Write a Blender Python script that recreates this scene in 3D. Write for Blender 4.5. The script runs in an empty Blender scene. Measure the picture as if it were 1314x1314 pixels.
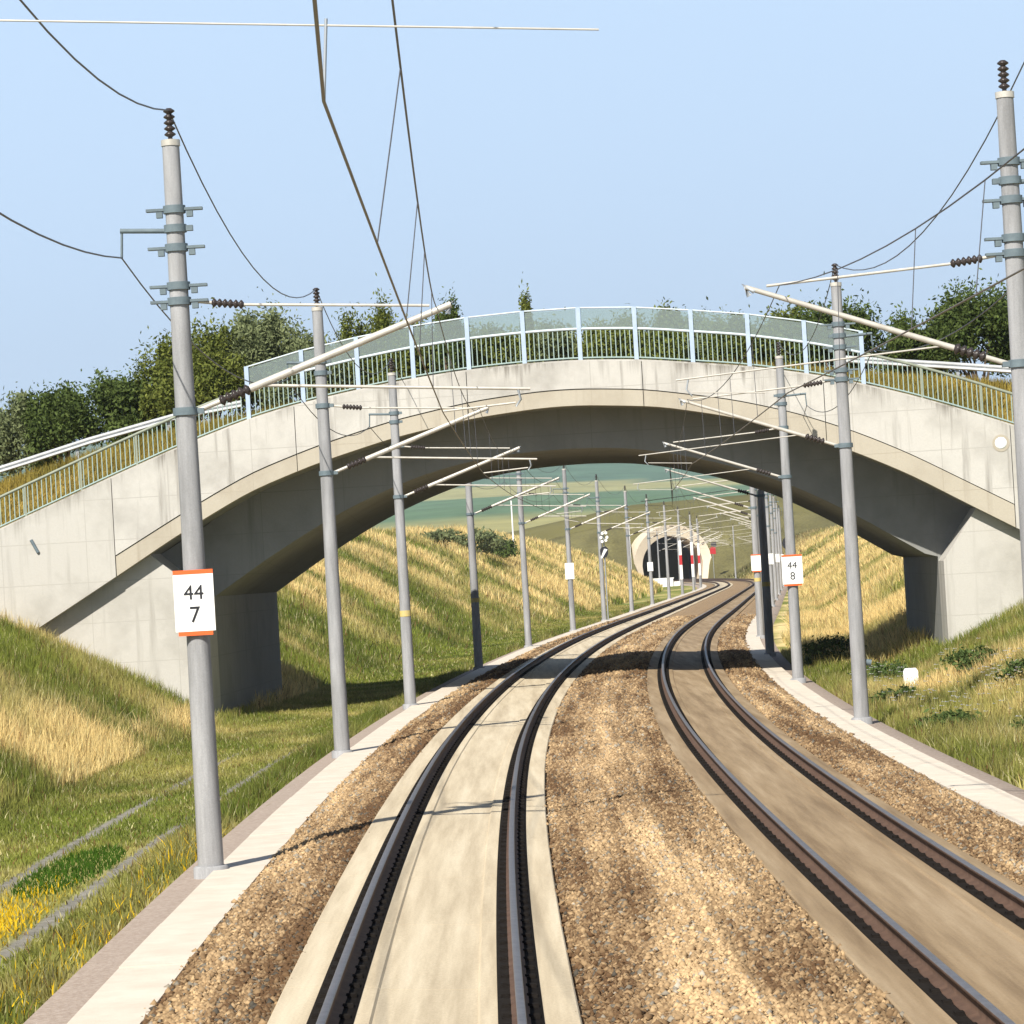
import bpy, math, random
import numpy as np

SC = bpy.context.scene
COL = SC.collection
random.seed(7)
RNG = np.random.default_rng(7)
R = math.radians

# ------------------------------------------------------------------ camera
FPX = 4200.0                      # focal length in pixels of a 1314 px wide frame
ROLL = R(3.3)
PITCH = math.atan(77 * math.cos(ROLL) / FPX)
from mathutils import Matrix, Vector
cd = bpy.data.cameras.new('camera')
cam = bpy.data.objects.new('camera', cd)
COL.objects.link(cam)
cd.sensor_width = 36.0
cd.lens = 36.0 * FPX / 1314.0
cd.clip_start = 0.5
cd.clip_end = 20000
_F = Vector((0, math.cos(PITCH), math.sin(PITCH)))
_R0 = Vector((1, 0, 0)); _U0 = Vector((0, -math.sin(PITCH), math.cos(PITCH)))
_Rc = math.cos(ROLL) * _R0 - math.sin(ROLL) * _U0
_Uc = math.sin(ROLL) * _R0 + math.cos(ROLL) * _U0
_m = Matrix(((_Rc.x, _Uc.x, -_F.x, 0), (_Rc.y, _Uc.y, -_F.y, 0), (_Rc.z, _Uc.z, -_F.z, 3.33), (0, 0, 0, 1)))
cam.matrix_world = _m
SC.camera = cam

# ------------------------------------------------------------------ light
SUN_EL, SUN_AZ = R(42), R(24)     # sun stands behind the camera, to its left
w = bpy.data.worlds.new('World'); SC.world = w; w.use_nodes = True
nt = w.node_tree
bg = nt.nodes['Background']
sky = nt.nodes.new('ShaderNodeTexSky')
sky.sky_type = 'NISHITA'; sky.sun_disc = False
sky.sun_elevation = SUN_EL; sky.sun_rotation = math.pi + SUN_AZ
sky.altitude = 300; sky.air_density = 1.1; sky.dust_density = 1.4; sky.ozone_density = 3.2
SKY_ST, EXPO = 0.05, 0.66
_k = SKY_ST * 2 ** EXPO
tc_ = nt.nodes.new('ShaderNodeTexCoord'); sx_ = nt.nodes.new('ShaderNodeSeparateXYZ'); nt.links.new(tc_.outputs['Generated'], sx_.inputs[0])
hz_ = nt.nodes.new('ShaderNodeMapRange'); hz_.interpolation_type = 'SMOOTHSTEP'      # summer haze, thinning out with height all round
hz_.inputs[1].default_value = .17; hz_.inputs[2].default_value = .38; hz_.inputs[3].default_value = .90; hz_.inputs[4].default_value = 0
nt.links.new(sx_.outputs['Z'], hz_.inputs[0])
mh_ = nt.nodes.new('ShaderNodeMix'); mh_.data_type = 'RGBA'
nt.links.new(hz_.outputs[0], mh_.inputs[0]); nt.links.new(sky.outputs[0], mh_.inputs[6]); mh_.inputs[7].default_value = (.665 / _k, .885 / _k, 1.17 / _k, 1)
nt.links.new(mh_.outputs[2], bg.inputs[0])
bg.inputs[1].default_value = SKY_ST
sl = bpy.data.lights.new('sun', 'SUN'); sl.energy = 5.0; sl.angle = R(0.53); sl.color = (1.0, 0.95, 0.85)
so = bpy.data.objects.new('sun', sl); COL.objects.link(so)
_d = Vector((math.sin(SUN_AZ) * math.cos(SUN_EL), math.cos(SUN_AZ) * math.cos(SUN_EL), -math.sin(SUN_EL)))
so.rotation_euler = _d.to_track_quat('-Z', 'Y').to_euler()
so.location = (-20, -20, 40)
vs = SC.view_settings
vs.view_transform = 'Standard'; vs.look = 'None'; vs.gamma = 1; vs.use_curve_mapping = False
vs.exposure = EXPO
try:
    SC.cycles.max_bounces = 6; SC.cycles.diffuse_bounces = 3; SC.cycles.transparent_max_bounces = 8
    SC.cycles.volume_bounces = 0
except Exception: pass

# ------------------------------------------------------------------ materials
MATS = {}
def mat(name, c1, c2=None, scale=3.0, rough=0.85, bump=0.0, bscale=30.0, stretch=(1, 1, 1), metallic=0.0, c3=None, detail=6.0, fine=0.0, spec=0.3, obj=False):
    m = bpy.data.materials.new(name); m.use_nodes = True; MATS[name] = m
    t = m.node_tree; b = t.nodes['Principled BSDF']
    b.inputs['Roughness'].default_value = rough; b.inputs['Metallic'].default_value = metallic
    b.inputs['Specular IOR Level'].default_value = spec
    b.inputs['Base Color'].default_value = (*c1, 1)
    if obj:
        g = t.nodes.new('ShaderNodeTexCoord'); pos = g.outputs['Object']
    else:
        g = t.nodes.new('ShaderNodeNewGeometry'); pos = g.outputs['Position']
    mp = t.nodes.new('ShaderNodeMapping'); mp.inputs['Scale'].default_value = stretch
    t.links.new(pos, mp.inputs['Vector'])
    if c2 is not None:
        n = t.nodes.new('ShaderNodeTexNoise'); n.inputs['Scale'].default_value = scale; n.inputs['Detail'].default_value = detail
        n.inputs['Roughness'].default_value = 0.65
        t.links.new(mp.outputs[0], n.inputs['Vector'])
        cr = t.nodes.new('ShaderNodeValToRGB'); e = cr.color_ramp.elements
        e[0].position = 0.33; e[0].color = (*c1, 1); e[1].position = 0.67; e[1].color = (*c2, 1)
        if c3 is not None:
            k = cr.color_ramp.elements.new(0.52); k.color = (*c3, 1)
        t.links.new(n.outputs['Fac'], cr.inputs[0])
        out = cr.outputs[0]
        if fine:
            n2 = t.nodes.new('ShaderNodeTexNoise'); n2.inputs['Scale'].default_value = bscale; n2.inputs['Detail'].default_value = 4
            t.links.new(pos, n2.inputs['Vector'])
            mr = t.nodes.new('ShaderNodeMapRange'); mr.inputs[1].default_value = .3; mr.inputs[2].default_value = .7
            mr.inputs[3].default_value = 1 - fine; mr.inputs[4].default_value = 1 + fine
            t.links.new(n2.outputs['Fac'], mr.inputs[0])
            mx = t.nodes.new('ShaderNodeVectorMath'); mx.operation = 'SCALE'
            t.links.new(out, mx.inputs[0]); t.links.new(mr.outputs[0], mx.inputs['Scale']); out = mx.outputs[0]
        t.links.new(out, b.inputs['Base Color'])
    if bump:
        nb = t.nodes.new('ShaderNodeTexNoise'); nb.inputs['Scale'].default_value = bscale; nb.inputs['Detail'].default_value = 5
        t.links.new(pos, nb.inputs['Vector'])
        bp = t.nodes.new('ShaderNodeBump'); bp.inputs['Strength'].default_value = bump; bp.inputs['Distance'].default_value = 0.02
        t.links.new(nb.outputs['Fac'], bp.inputs['Height']); t.links.new(bp.outputs[0], b.inputs['Normal'])
    return m

def mat_concrete(name, base, dirt, amount=0.5, streak=0.5, drip=False):
    """cast concrete: cloudy tone, pour bands, run-down streaks"""
    m = bpy.data.materials.new(name); m.use_nodes = True; MATS[name] = m
    t = m.node_tree; b = t.nodes['Principled BSDF']; b.inputs['Roughness'].default_value = .9
    b.inputs['Specular IOR Level'].default_value = .2
    g = t.nodes.new('ShaderNodeNewGeometry')
    def noise(sc, st, det=6, rg=.6):
        mp = t.nodes.new('ShaderNodeMapping'); mp.inputs['Scale'].default_value = st
        t.links.new(g.outputs['Position'], mp.inputs['Vector'])
        n = t.nodes.new('ShaderNodeTexNoise'); n.inputs['Scale'].default_value = sc; n.inputs['Detail'].default_value = det
        n.inputs['Roughness'].default_value = rg
        t.links.new(mp.outputs[0], n.inputs['Vector']); return n.outputs['Fac']
    def ramp(src, a, c, lo, hi):
        r_ = t.nodes.new('ShaderNodeMapRange'); r_.inputs[1].default_value = a; r_.inputs[2].default_value = c
        r_.inputs[3].default_value = lo; r_.inputs[4].default_value = hi; r_.clamp = True
        t.links.new(src, r_.inputs[0]); return r_.outputs[0]
    def mul(a, c):
        q = t.nodes.new('ShaderNodeMath'); q.operation = 'MULTIPLY'; t.links.new(a, q.inputs[0]); t.links.new(c, q.inputs[1]); return q.outputs[0]
    def mx(a, c):
        q = t.nodes.new('ShaderNodeMath'); q.operation = 'MAXIMUM'; t.links.new(a, q.inputs[0]); t.links.new(c, q.inputs[1]); return q.outputs[0]
    cloud = ramp(noise(.55, (1, 1, 1), 7, .65), .4, .72, 0, amount)
    st = ramp(noise(1.0, (3.2, 3.2, .22), 5, .6), .50, .72, 0, streak)
    fine = ramp(noise(22, (1, 1, 1), 3), .3, .7, 0, .16)
    band = ramp(noise(1.0, (.05, .05, 2.2), 2), .55, .7, 0, .14)
    bt = t.nodes.new('ShaderNodeTexBrick'); bt.inputs['Scale'].default_value = 1.0; bt.offset = 0
    bt.inputs['Brick Width'].default_value = 2.6; bt.inputs['Row Height'].default_value = 1.25; bt.inputs['Mortar Size'].default_value = .012
    for q, c_ in (('Color1', 0), ('Color2', .10), ('Mortar', .42)): bt.inputs[q].default_value = (c_, c_, c_, 1)
    sp = t.nodes.new('ShaderNodeSeparateXYZ'); cb = t.nodes.new('ShaderNodeCombineXYZ')
    t.links.new(g.outputs['Position'], sp.inputs[0]); t.links.new(sp.outputs['X'], cb.inputs[0]); t.links.new(sp.outputs['Z'], cb.inputs[1])
    t.links.new(cb.outputs[0], bt.inputs['Vector'])
    f = mx(mx(cloud, st), mx(fine, band))
    f = mx(f, bt.outputs['Fac'] if False else bt.outputs['Color'])
    if drip:
        at_ = t.nodes.new('ShaderNodeAttribute'); at_.attribute_name = 'below'
        dn = ramp(noise(1.0, (4.0, 4.0, .02), 7, .8), .38, .74, 0.0, 1.1)            # how far each stain has run
        q = t.nodes.new('ShaderNodeMath'); q.operation = 'SUBTRACT'; t.links.new(dn, q.inputs[0]); t.links.new(at_.outputs['Fac'], q.inputs[1])
        f = mx(f, mul(ramp(q.outputs[0], -.10, .55, 0, .95), ramp(noise(.7, (1, 1, .2), 3), .42, .60, .12, 1)))
    mixc = t.nodes.new('ShaderNodeMix'); mixc.data_type = 'RGBA'
    t.links.new(f, mixc.inputs[0]); mixc.inputs[6].default_value = (*base, 1); mixc.inputs[7].default_value = (*dirt, 1)
    t.links.new(mixc.outputs[2], b.inputs['Base Color'])
    bp = t.nodes.new('ShaderNodeBump'); bp.inputs['Strength'].default_value = .25; bp.inputs['Distance'].default_value = .02
    t.links.new(noise(14, (1, 1, 1), 5), bp.inputs['Height']); t.links.new(bp.outputs[0], b.inputs['Normal'])
    return m

def mat_tint(name, noise_scale=0.0, amt=0.3, transl=0.25, rough=.8):
    """colour from the per-blade attribute 'tint' (the species' own colour)"""
    m = bpy.data.materials.new(name); m.use_nodes = True; MATS[name] = m
    t = m.node_tree; b = t.nodes['Principled BSDF']; o = t.nodes['Material Output']
    b.inputs['Roughness'].default_value = rough; b.inputs['Specular IOR Level'].default_value = .15
    a = t.nodes.new('ShaderNodeAttribute'); a.attribute_name = 'tint'
    col = a.outputs['Color']
    if noise_scale:
        g = t.nodes.new('ShaderNodeNewGeometry')
        n = t.nodes.new('ShaderNodeTexNoise'); n.inputs['Scale'].default_value = noise_scale; n.inputs['Detail'].default_value = 8
        n.inputs['Roughness'].default_value = .7
        t.links.new(g.outputs['Position'], n.inputs['Vector'])
        mr = t.nodes.new('ShaderNodeMapRange'); mr.inputs[1].default_value = .3; mr.inputs[2].default_value = .7
        mr.inputs[3].default_value = 1 - amt; mr.inputs[4].default_value = 1 + amt
        t.links.new(n.outputs['Fac'], mr.inputs[0])
        sc = t.nodes.new('ShaderNodeVectorMath'); sc.operation = 'SCALE'
        t.links.new(col, sc.inputs[0]); t.links.new(mr.outputs[0], sc.inputs['Scale']); col = sc.outputs[0]
        bp = t.nodes.new('ShaderNodeBump'); bp.inputs['Strength'].default_value = .6; bp.inputs['Distance'].default_value = .1
        t.links.new(n.outputs['Fac'], bp.inputs['Height']); t.links.new(bp.outputs[0], b.inputs['Normal'])
    t.links.new(col, b.inputs['Base Color'])
    if transl:
        tr = t.nodes.new('ShaderNodeBsdfTranslucent'); t.links.new(col, tr.inputs[0])
        mx = t.nodes.new('ShaderNodeMixShader'); mx.inputs[0].default_value = transl
        t.links.new(b.outputs[0], mx.inputs[1]); t.links.new(tr.outputs[0], mx.inputs[2]); t.links.new(mx.outputs[0], o.inputs[0])
    return m

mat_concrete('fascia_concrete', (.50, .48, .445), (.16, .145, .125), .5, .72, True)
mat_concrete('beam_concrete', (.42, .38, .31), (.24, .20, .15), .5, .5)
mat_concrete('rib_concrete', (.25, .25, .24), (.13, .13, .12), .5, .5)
mat_concrete('wall_concrete', (.47, .45, .415), (.23, .215, .185), .55, .5, True)
mat_concrete('portal_concrete', (.72, .62, .48), (.45, .37, .27), .4, .3)
mat('mast_concrete', (.20, .20, .205), (.335, .335, .345), scale=5.0, bump=.15, bscale=60, stretch=(1, 1, .12), fine=.08)
mat('slab_left', (.41, .335, .23), (.61, .525, .385), scale=1.6, bump=.08, bscale=40, fine=.10, stretch=(2.6, .10, 1), c3=(.53, .445, .315))
mat('slab_right', (.19, .13, .072), (.36, .27, .17), scale=1.4, bump=.08, bscale=40, fine=.10, stretch=(2.6, .10, 1), c3=(.285, .205, .12))
mat('slab_shoulder', (.57, .485, .35), (.68, .595, .455), scale=1.6, bump=.08, bscale=40, fine=.08, stretch=(2.6, .10, 1))
mat('slab_seam', (.12, .10, .08))
mat('trough_cover', (.55, .48, .395), (.64, .57, .48), scale=2.0, bump=.06, bscale=50, fine=.05)
mat('edge_gravel', (.26, .20, .16), (.40, .33, .28), scale=18, bump=.6, bscale=40)
mat('ballast_bed', (.17, .11, .058), (.42, .295, .17), scale=9, bump=1.0, bscale=22, c3=(.28, .19, .105), fine=.3)
mat('rail_head', (.22, .21, .22), rough=.45, metallic=.6, c2=(.16, .15, .155), scale=8)
mat('rail_web', (.075, .042, .028), (.13, .075, .05), scale=6, rough=.8)
mat('clip', (.018, .014, .012), (.03, .024, .02), scale=9, spec=.05, rough=1)
mat('guard_steel', (.50, .51, .52), (.60, .61, .62), scale=3, rough=.5, metallic=.2)
mat('rail_pad_shade', (.012, .010, .009), (.02, .017, .015), scale=9, spec=.03, rough=1)  # black of the rail pads with the shade beside the rails painted in
mat('galv', (.30, .32, .34), (.38, .40, .42), scale=5, rough=.5, metallic=.4)
mat('dark_steel', (.10, .13, .15), (.14, .18, .20), scale=6, rough=.6)
mat('tube_alu', (.42, .395, .35), (.54, .51, .46), scale=5, rough=.45, metallic=.15)
mat('wire', (.10, .10, .115), rough=.5, metallic=.3)
mat('copper_wire', (.16, .14, .12), rough=.5, metallic=.3)
mat('insulator', (.040, .032, .030), rough=.25)
mat('post_blue', (.33, .41, .53), (.39, .47, .58), scale=4, rough=.5)
mat('rail_pale', (.46, .52, .56), (.54, .60, .63), scale=4, rough=.5)
mat('baluster_green', (.27, .35, .33), rough=.5)
mat('handrail_green', (.20, .22, .17), (.26, .28, .22), scale=5, rough=.5)
mat('white_paint', (.80, .80, .80), rough=.5)
mat('plate_white', (.82, .82, .80), rough=.4)
mat('plate_red', (.72, .12, .03), rough=.45)
mat('board_red', (.42, .025, .03), rough=.45)
mat('plate_black', (.02, .02, .025), rough=.5)
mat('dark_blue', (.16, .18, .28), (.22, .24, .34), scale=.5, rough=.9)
mat('asphalt', (.05, .05, .05), (.08, .08, .075), scale=10)
mat('bark', (.10, .075, .05), (.16, .12, .09), scale=8, bump=.5)
mat('yellow_band', (.55, .42, .12), (.45, .38, .2), scale=10)
mat_tint('grass_blades', 0, 0, .42)
mat_tint('leaf', 0, 0, .3)
mat_tint('soil', 2.2, .38, 0)
mat_tint('stone', 0, 0, 0, .9)
mat_tint('field', .03, .24, 0)

def mat_glass():
    m = bpy.data.materials.new('tinted_glass'); m.use_nodes = True; MATS['tinted_glass'] = m
    t = m.node_tree; o = t.nodes['Material Output']
    for n in list(t.nodes):
        if n != o: t.nodes.remove(n)
    tr = t.nodes.new('ShaderNodeBsdfTransparent'); tr.inputs[0].default_value = (.74, .82, .80, 1)
    gl = t.nodes.new('ShaderNodeBsdfGlossy'); gl.inputs['Roughness'].default_value = .08; gl.inputs[0].default_value = (.9, .95, .95, 1)
    df = t.nodes.new('ShaderNodeBsdfDiffuse'); df.inputs[0].default_value = (.48, .55, .52, 1)
    m1 = t.nodes.new('ShaderNodeMixShader'); m1.inputs[0].default_value = .26
    t.links.new(tr.outputs[0], m1.inputs[1]); t.links.new(df.outputs[0], m1.inputs[2])
    fr = t.nodes.new('ShaderNodeFresnel'); fr.inputs[0].default_value = 1.45
    m2 = t.nodes.new('ShaderNodeMixShader')
    t.links.new(fr.outputs[0], m2.inputs[0]); t.links.new(m1.outputs[0], m2.inputs[1]); t.links.new(gl.outputs[0], m2.inputs[2])
    t.links.new(m2.outputs[0], o.inputs[0])
mat_glass()

# ------------------------------------------------------------------ mesh helpers
def setp(o, label=None, cat=None, group=None, kind=None, category=None):
    cat = cat or category
    if label: o['label'] = label
    if cat: o['category'] = cat
    if group: o['group'] = group
    if kind: o['kind'] = kind
    return o
def empty(name, loc=(0, 0, 0), rz=0.0, **k):
    o = bpy.data.objects.new(name, None); COL.objects.link(o); o.location = loc; o.rotation_euler = (0, 0, rz)
    o.empty_display_size = .2
    return setp(o, **k)
def link(name, me, parent=None, loc=None, rz=None, **k):
    o = bpy.data.objects.new(name, me); COL.objects.link(o)
    if parent is not None: o.parent = parent
    if loc is not None: o.location = loc
    if rz is not None: o.rotation_euler = (0, 0, rz)
    return setp(o, **k)

class MB:
    def __init__(s): s.v = []; s.f = []; s.m = []; s.sm = []
    def add(s, vs_, fs, mi=0, smooth=False):
        n = len(s.v); s.v += [tuple(p) for p in vs_]
        for f in fs: s.f.append(tuple(i + n for i in f)); s.m.append(mi); s.sm.append(smooth)
        return s
    def box(s, c, d, mi=0, rz=0.0):
        x, y, z = d[0] / 2, d[1] / 2, d[2] / 2; ca, sa = math.cos(rz), math.sin(rz)
        P = []
        for i, j, k in ((-1, -1, -1), (1, -1, -1), (1, 1, -1), (-1, 1, -1), (-1, -1, 1), (1, -1, 1), (1, 1, 1), (-1, 1, 1)):
            X, Y = i * x, j * y
            P.append((c[0] + X * ca - Y * sa, c[1] + X * sa + Y * ca, c[2] + k * z))
        return s.add(P, [(0, 3, 2, 1), (4, 5, 6, 7), (0, 1, 5, 4), (1, 2, 6, 5), (2, 3, 7, 6), (3, 0, 4, 7)], mi)
    def tube(s, pts, r, n=8, mi=0, caps=True):
        pts = [Vector(p) for p in pts]; k = len(pts)
        rs = r if isinstance(r, (list, tuple)) else [r] * k
        rings = []
        for i, p in enumerate(pts):
            tdir = (pts[min(i + 1, k - 1)] - pts[max(i - 1, 0)]).normalized()
            ref = Vector((0, 0, 1)) if abs(tdir.z) < .95 else Vector((0, 1, 0))
            a = tdir.cross(ref).normalized(); b = a.cross(tdir).normalized()
            rings.append([p + (a * math.cos(2 * math.pi * q / n) + b * math.sin(2 * math.pi * q / n)) * rs[i] for q in range(n)])
        base = [q for rg in rings for q in rg]; fs = []
        for i in range(k - 1):
            for q in range(n):
                fs.append((i * n + q, i * n + (q + 1) % n, (i + 1) * n + (q + 1) % n, (i + 1) * n + q))
        s.add(base, [f[::-1] for f in fs], mi, True)
        if caps:
            s.add(rings[0], [tuple(range(n))], mi); s.add(rings[-1], [tuple(range(n))[::-1]], mi)
        return s
    def lathe_along(s, p0, p1, prof, n=10, mi=0):
        p0, p1 = Vector(p0), Vector(p1)
        return s.tube([p0.lerp(p1, t) for t, _ in prof], [r for _, r in prof], n, mi)
    def prism(s, poly, f0, f1, mi=0):
        """polygon of 2-D points mapped by f0 (front) and f1 (back) to 3-D"""
        n = len(poly); A = [f0(*q) for q in poly]; B = [f1(*q) for q in poly]
        s.add(A, [tuple(range(n))], mi); s.add(B, [tuple(range(n))[::-1]], mi)
        for i in range(n):
            j = (i + 1) % n
            s.add([A[i], B[i], B[j], A[j]], [(0, 1, 2, 3)], mi)
        return s
    def mesh(s, name, mats):
        me = bpy.data.meshes.new(name); me.from_pydata(s.v, [], s.f)
        for q in ([mats] if isinstance(mats, str) else mats): me.materials.append(MATS[q])
        me.polygons.foreach_set('material_index', s.m); me.polygons.foreach_set('use_smooth', s.sm)
        me.validate(); me.update(); return me
    def build(s, name, mats, parent=None, loc=None, rz=None, **k):
        return link(name, s.mesh(name, mats), parent, loc, rz, **k)

def np_mesh(name, V, faces_n, F, mname, tint=None, smooth=False):
    """fast mesh from numpy: V (n,3); F flat loop indices with faces_n corners each"""
    me = bpy.data.meshes.new(name); V = np.ascontiguousarray(V, np.float32); F = np.ascontiguousarray(F, np.int32).ravel()
    me.vertices.add(len(V)); me.vertices.foreach_set('co', V.ravel())
    me.loops.add(len(F)); me.loops.foreach_set('vertex_index', F)
    nf = len(F) // faces_n
    me.polygons.add(nf); me.polygons.foreach_set('loop_start', np.arange(nf, dtype=np.int32) * faces_n)
    try: me.polygons.foreach_set('loop_total', np.full(nf, faces_n, np.int32))
    except Exception: pass
    if smooth: me.polygons.foreach_set('use_smooth', np.ones(nf, bool))
    me.update(calc_edges=True)
    if tint is not None:
        a = me.attributes.new('tint', 'FLOAT_COLOR', 'POINT')
        c = np.ones((len(V), 4), np.float32); c[:, :3] = tint
        a.data.foreach_set('color', c.ravel())
    me.materials.append(MATS[mname]); return me
def grid_faces(nu, nv):
    i = np.arange(nu - 1)[:, None] * nv + np.arange(nv - 1)[None, :]
    return np.stack([i, i + nv, i + nv + 1, i + 1], -1).reshape(-1, 4)

def vnoise(x, y, seed=0):
    x = np.asarray(x, float); y = np.asarray(y, float)
    xi = np.floor(x).astype(np.int64); yi = np.floor(y).astype(np.int64); fx = x - xi; fy = y - yi
    def h(a, b):
        q = (a * 374761393 + b * 668265263 + seed * 974711) & 0x7fffffff
        q = ((q ^ (q >> 13)) * 1274126177) & 0x7fffffff
        return ((q ^ (q >> 16)) & 0xffff) / 65535.0
    fx = fx * fx * (3 - 2 * fx); fy = fy * fy * (3 - 2 * fy)
    return (h(xi, yi) * (1 - fx) + h(xi + 1, yi) * fx) * (1 - fy) + (h(xi, yi + 1) * (1 - fx) + h(xi + 1, yi + 1) * fx) * fy
def fbm(x, y, seed=0, o=3):
    a = 0; s = 0; k = 1.0
    for i in range(o):
        a = a + k * vnoise(x * 2 ** i, y * 2 ** i, seed + i * 17); s += k; k *= .55
    return a / s
def sstep(x, a, b):
    t = np.clip((np.asarray(x, float) - a) / (b - a), 0, 1); return t * t * (3 - 2 * t)

# ------------------------------------------------------------------ the line: left track centre
_MY = [-60, 0, 30, 43, 57, 73, 93, 110, 140, 170, 200, 260, 400, 440, 500, 560, 640, 900]
_MM = [-.03, -.02, -.008, 0, .010, .024, .037, .048, .064, .080, .089, .087, .087, .075, .042, -.020, -.085, -.10]
_YY = np.arange(-60, 900.01, 1.0)
_SL = np.interp(_YY, _MY, _MM)
_XX = np.concatenate([[0], np.cumsum((_SL[1:] + _SL[:-1]) / 2)])
_XX = _XX - np.interp(42.8, _YY, _XX) - 1.0
def Xc(s): return np.interp(s, _YY, _XX)
def Sl(s): return np.interp(s, _YY, _SL)
def cant(s): return .0577 * (1 - sstep(s, 150, 330)) - .05 * sstep(s, 440, 540)
def at(s, d, z=0.0):
    """metres along the line, metres right of the left track's centre, height over its rail top"""
    m = float(Sl(s)); q = math.sqrt(1 + m * m)
    return (float(Xc(s)) + d / q, s - d * m / q, z)
def at_np(s, d, z):
    m = Sl(s); q = np.sqrt(1 + m * m)
    return np.stack([Xc(s) + d / q, s - d * m / q, z + 0 * s], -1)
def hd(s): return -math.atan(float(Sl(s)))            # rotation about z of a thing set square to the line
SP = 4.85                                             # track spacing
SS = np.concatenate([np.arange(8, 120, 2.0), np.arange(120, 300, 3.0), np.arange(300, 661, 5.0)])

# ------------------------------------------------------------------ bridge reference frame
BN = Vector((.05, 1, 0)).normalized(); BE = Vector((BN.y, -BN.x, 0)); BP = Vector((.3, 99, 0))
def br(x, h, w_): return tuple(BP + BE * x + BN * w_ + Vector((0, 0, h)))
BRZ = math.atan2(BE.y, BE.x)
_tx = [-26, -20, -17.5, -15.94, -12.51, -10.5, -8.16, -6.74, -4.99, -3.31, -1.49, .4, 2, 3.9, 6.98, 9.12, 10.25, 11.87, 13.4, 15.0, 17.2, 20, 26]
_th = [2.2, 4.0, 4.9, 5.51, 6.86, 7.62, 8.40, 8.74, 9.05, 9.30, 9.48, 9.57, 9.58, 9.48, 9.10, 8.70, 8.41, 7.93, 7.40, 6.80, 5.95, 4.8, 2.5]
_sx = [-26, -16, -14.3, -12.47, -10.53, -9.6, -8.16, -6.1, -3.78, -1.33, .7, 1.9, 3.9, 6.5, 8.37, 10.16, 11.77, 13.35, 14.87, 17, 26]
_sh = [-5, 2.6, 3.5, 4.50, 5.58, 6.08, 6.80, 7.50, 8.12, 8.56, 8.74, 8.75, 8.62, 8.16, 7.65, 6.97, 6.20, 5.30, 4.45, 3.2, -3]
_bx = [-26, -16, -14.29, -12.16, -10.55, -8.96, -8.19, -6.12, -3.81, -1.37, .7, 1.9, 4.3, 6.47, 8.34, 10.12, 11.74, 13.31, 14.83, 17, 26]
_bh = [-6, 1.85, 2.82, 4.06, 5.02, 5.86, 6.26, 6.98, 7.60, 8.05, 8.24, 8.26, 8.08, 7.64, 7.08, 6.36, 5.58, 4.65, 3.78, 2.5, -4]
_rx = [-9.84, -8.16, -6.42, -5.4, -3.99, -3.0, -1.72, -.33, 1.5, 3.2, 4.5, 6, 7.28, 8.4, 10.15, 12.62]
_rh = [3.10, 4.18, 5.16, 5.66, 6.22, 6.55, 6.83, 7.00, 7.06, 6.98, 6.75, 6.36, 5.92, 5.46, 4.50, 2.92]
def smooth_curve(px, ph):
    px = np.array(px); ph = np.array(ph)
    X = np.arange(px[0], px[-1] + .01, .25); H = np.interp(X, px, ph)
    for _ in range(6):
        H[1:-1] = (H[:-2] + 2 * H[1:-1] + H[2:]) / 4
    return X, H
_T, _S, _B, _Rr = smooth_curve(_tx, _th), smooth_curve(_sx, _sh), smooth_curve(_bx, _bh), smooth_curve(_rx, _rh)
def top(x): return float(np.interp(x, *_T))
def seam(x): return float(np.interp(x, *_S))
def bot(x): return float(np.interp(x, *_B))
def ribh(x): return float(np.interp(x, *_Rr))
ROADX = [-90, -40, -22, -16.9, -14, -11, -5, 1.5, 8, 11.9, 13.6, 15.9, 22, 40, 90]
ROADH = [4.4, 5.6, 6.2, 6.9, 7.65, 8.3, 9.05, 9.4, 9.1, 8.6, 8.4, 8.1, 7.4, 6.2, 5.0]
def road(x): return np.interp(x, ROADX, ROADH)
def verge(x, w_):
    """ground on top of the bridge and its approach banks"""
    x = np.asarray(x, float); w_ = np.asarray(w_, float)
    e = np.interp(x, *_T) - .10
    out = np.abs(x - 1.45) > 17.2
    e = np.where(out, np.maximum(e, 3.9), e)
    rd = road(x)
    t = sstep(w_, 1.2, 5.0); z = e * (1 - t) + rd * t
    z = np.where(out & (w_ < 1.2), e + (w_ - 1.2) * .35, z)
    z = np.where(w_ > 20.6, z - (w_ - 20.6) * .6, z)
    return z

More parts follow.
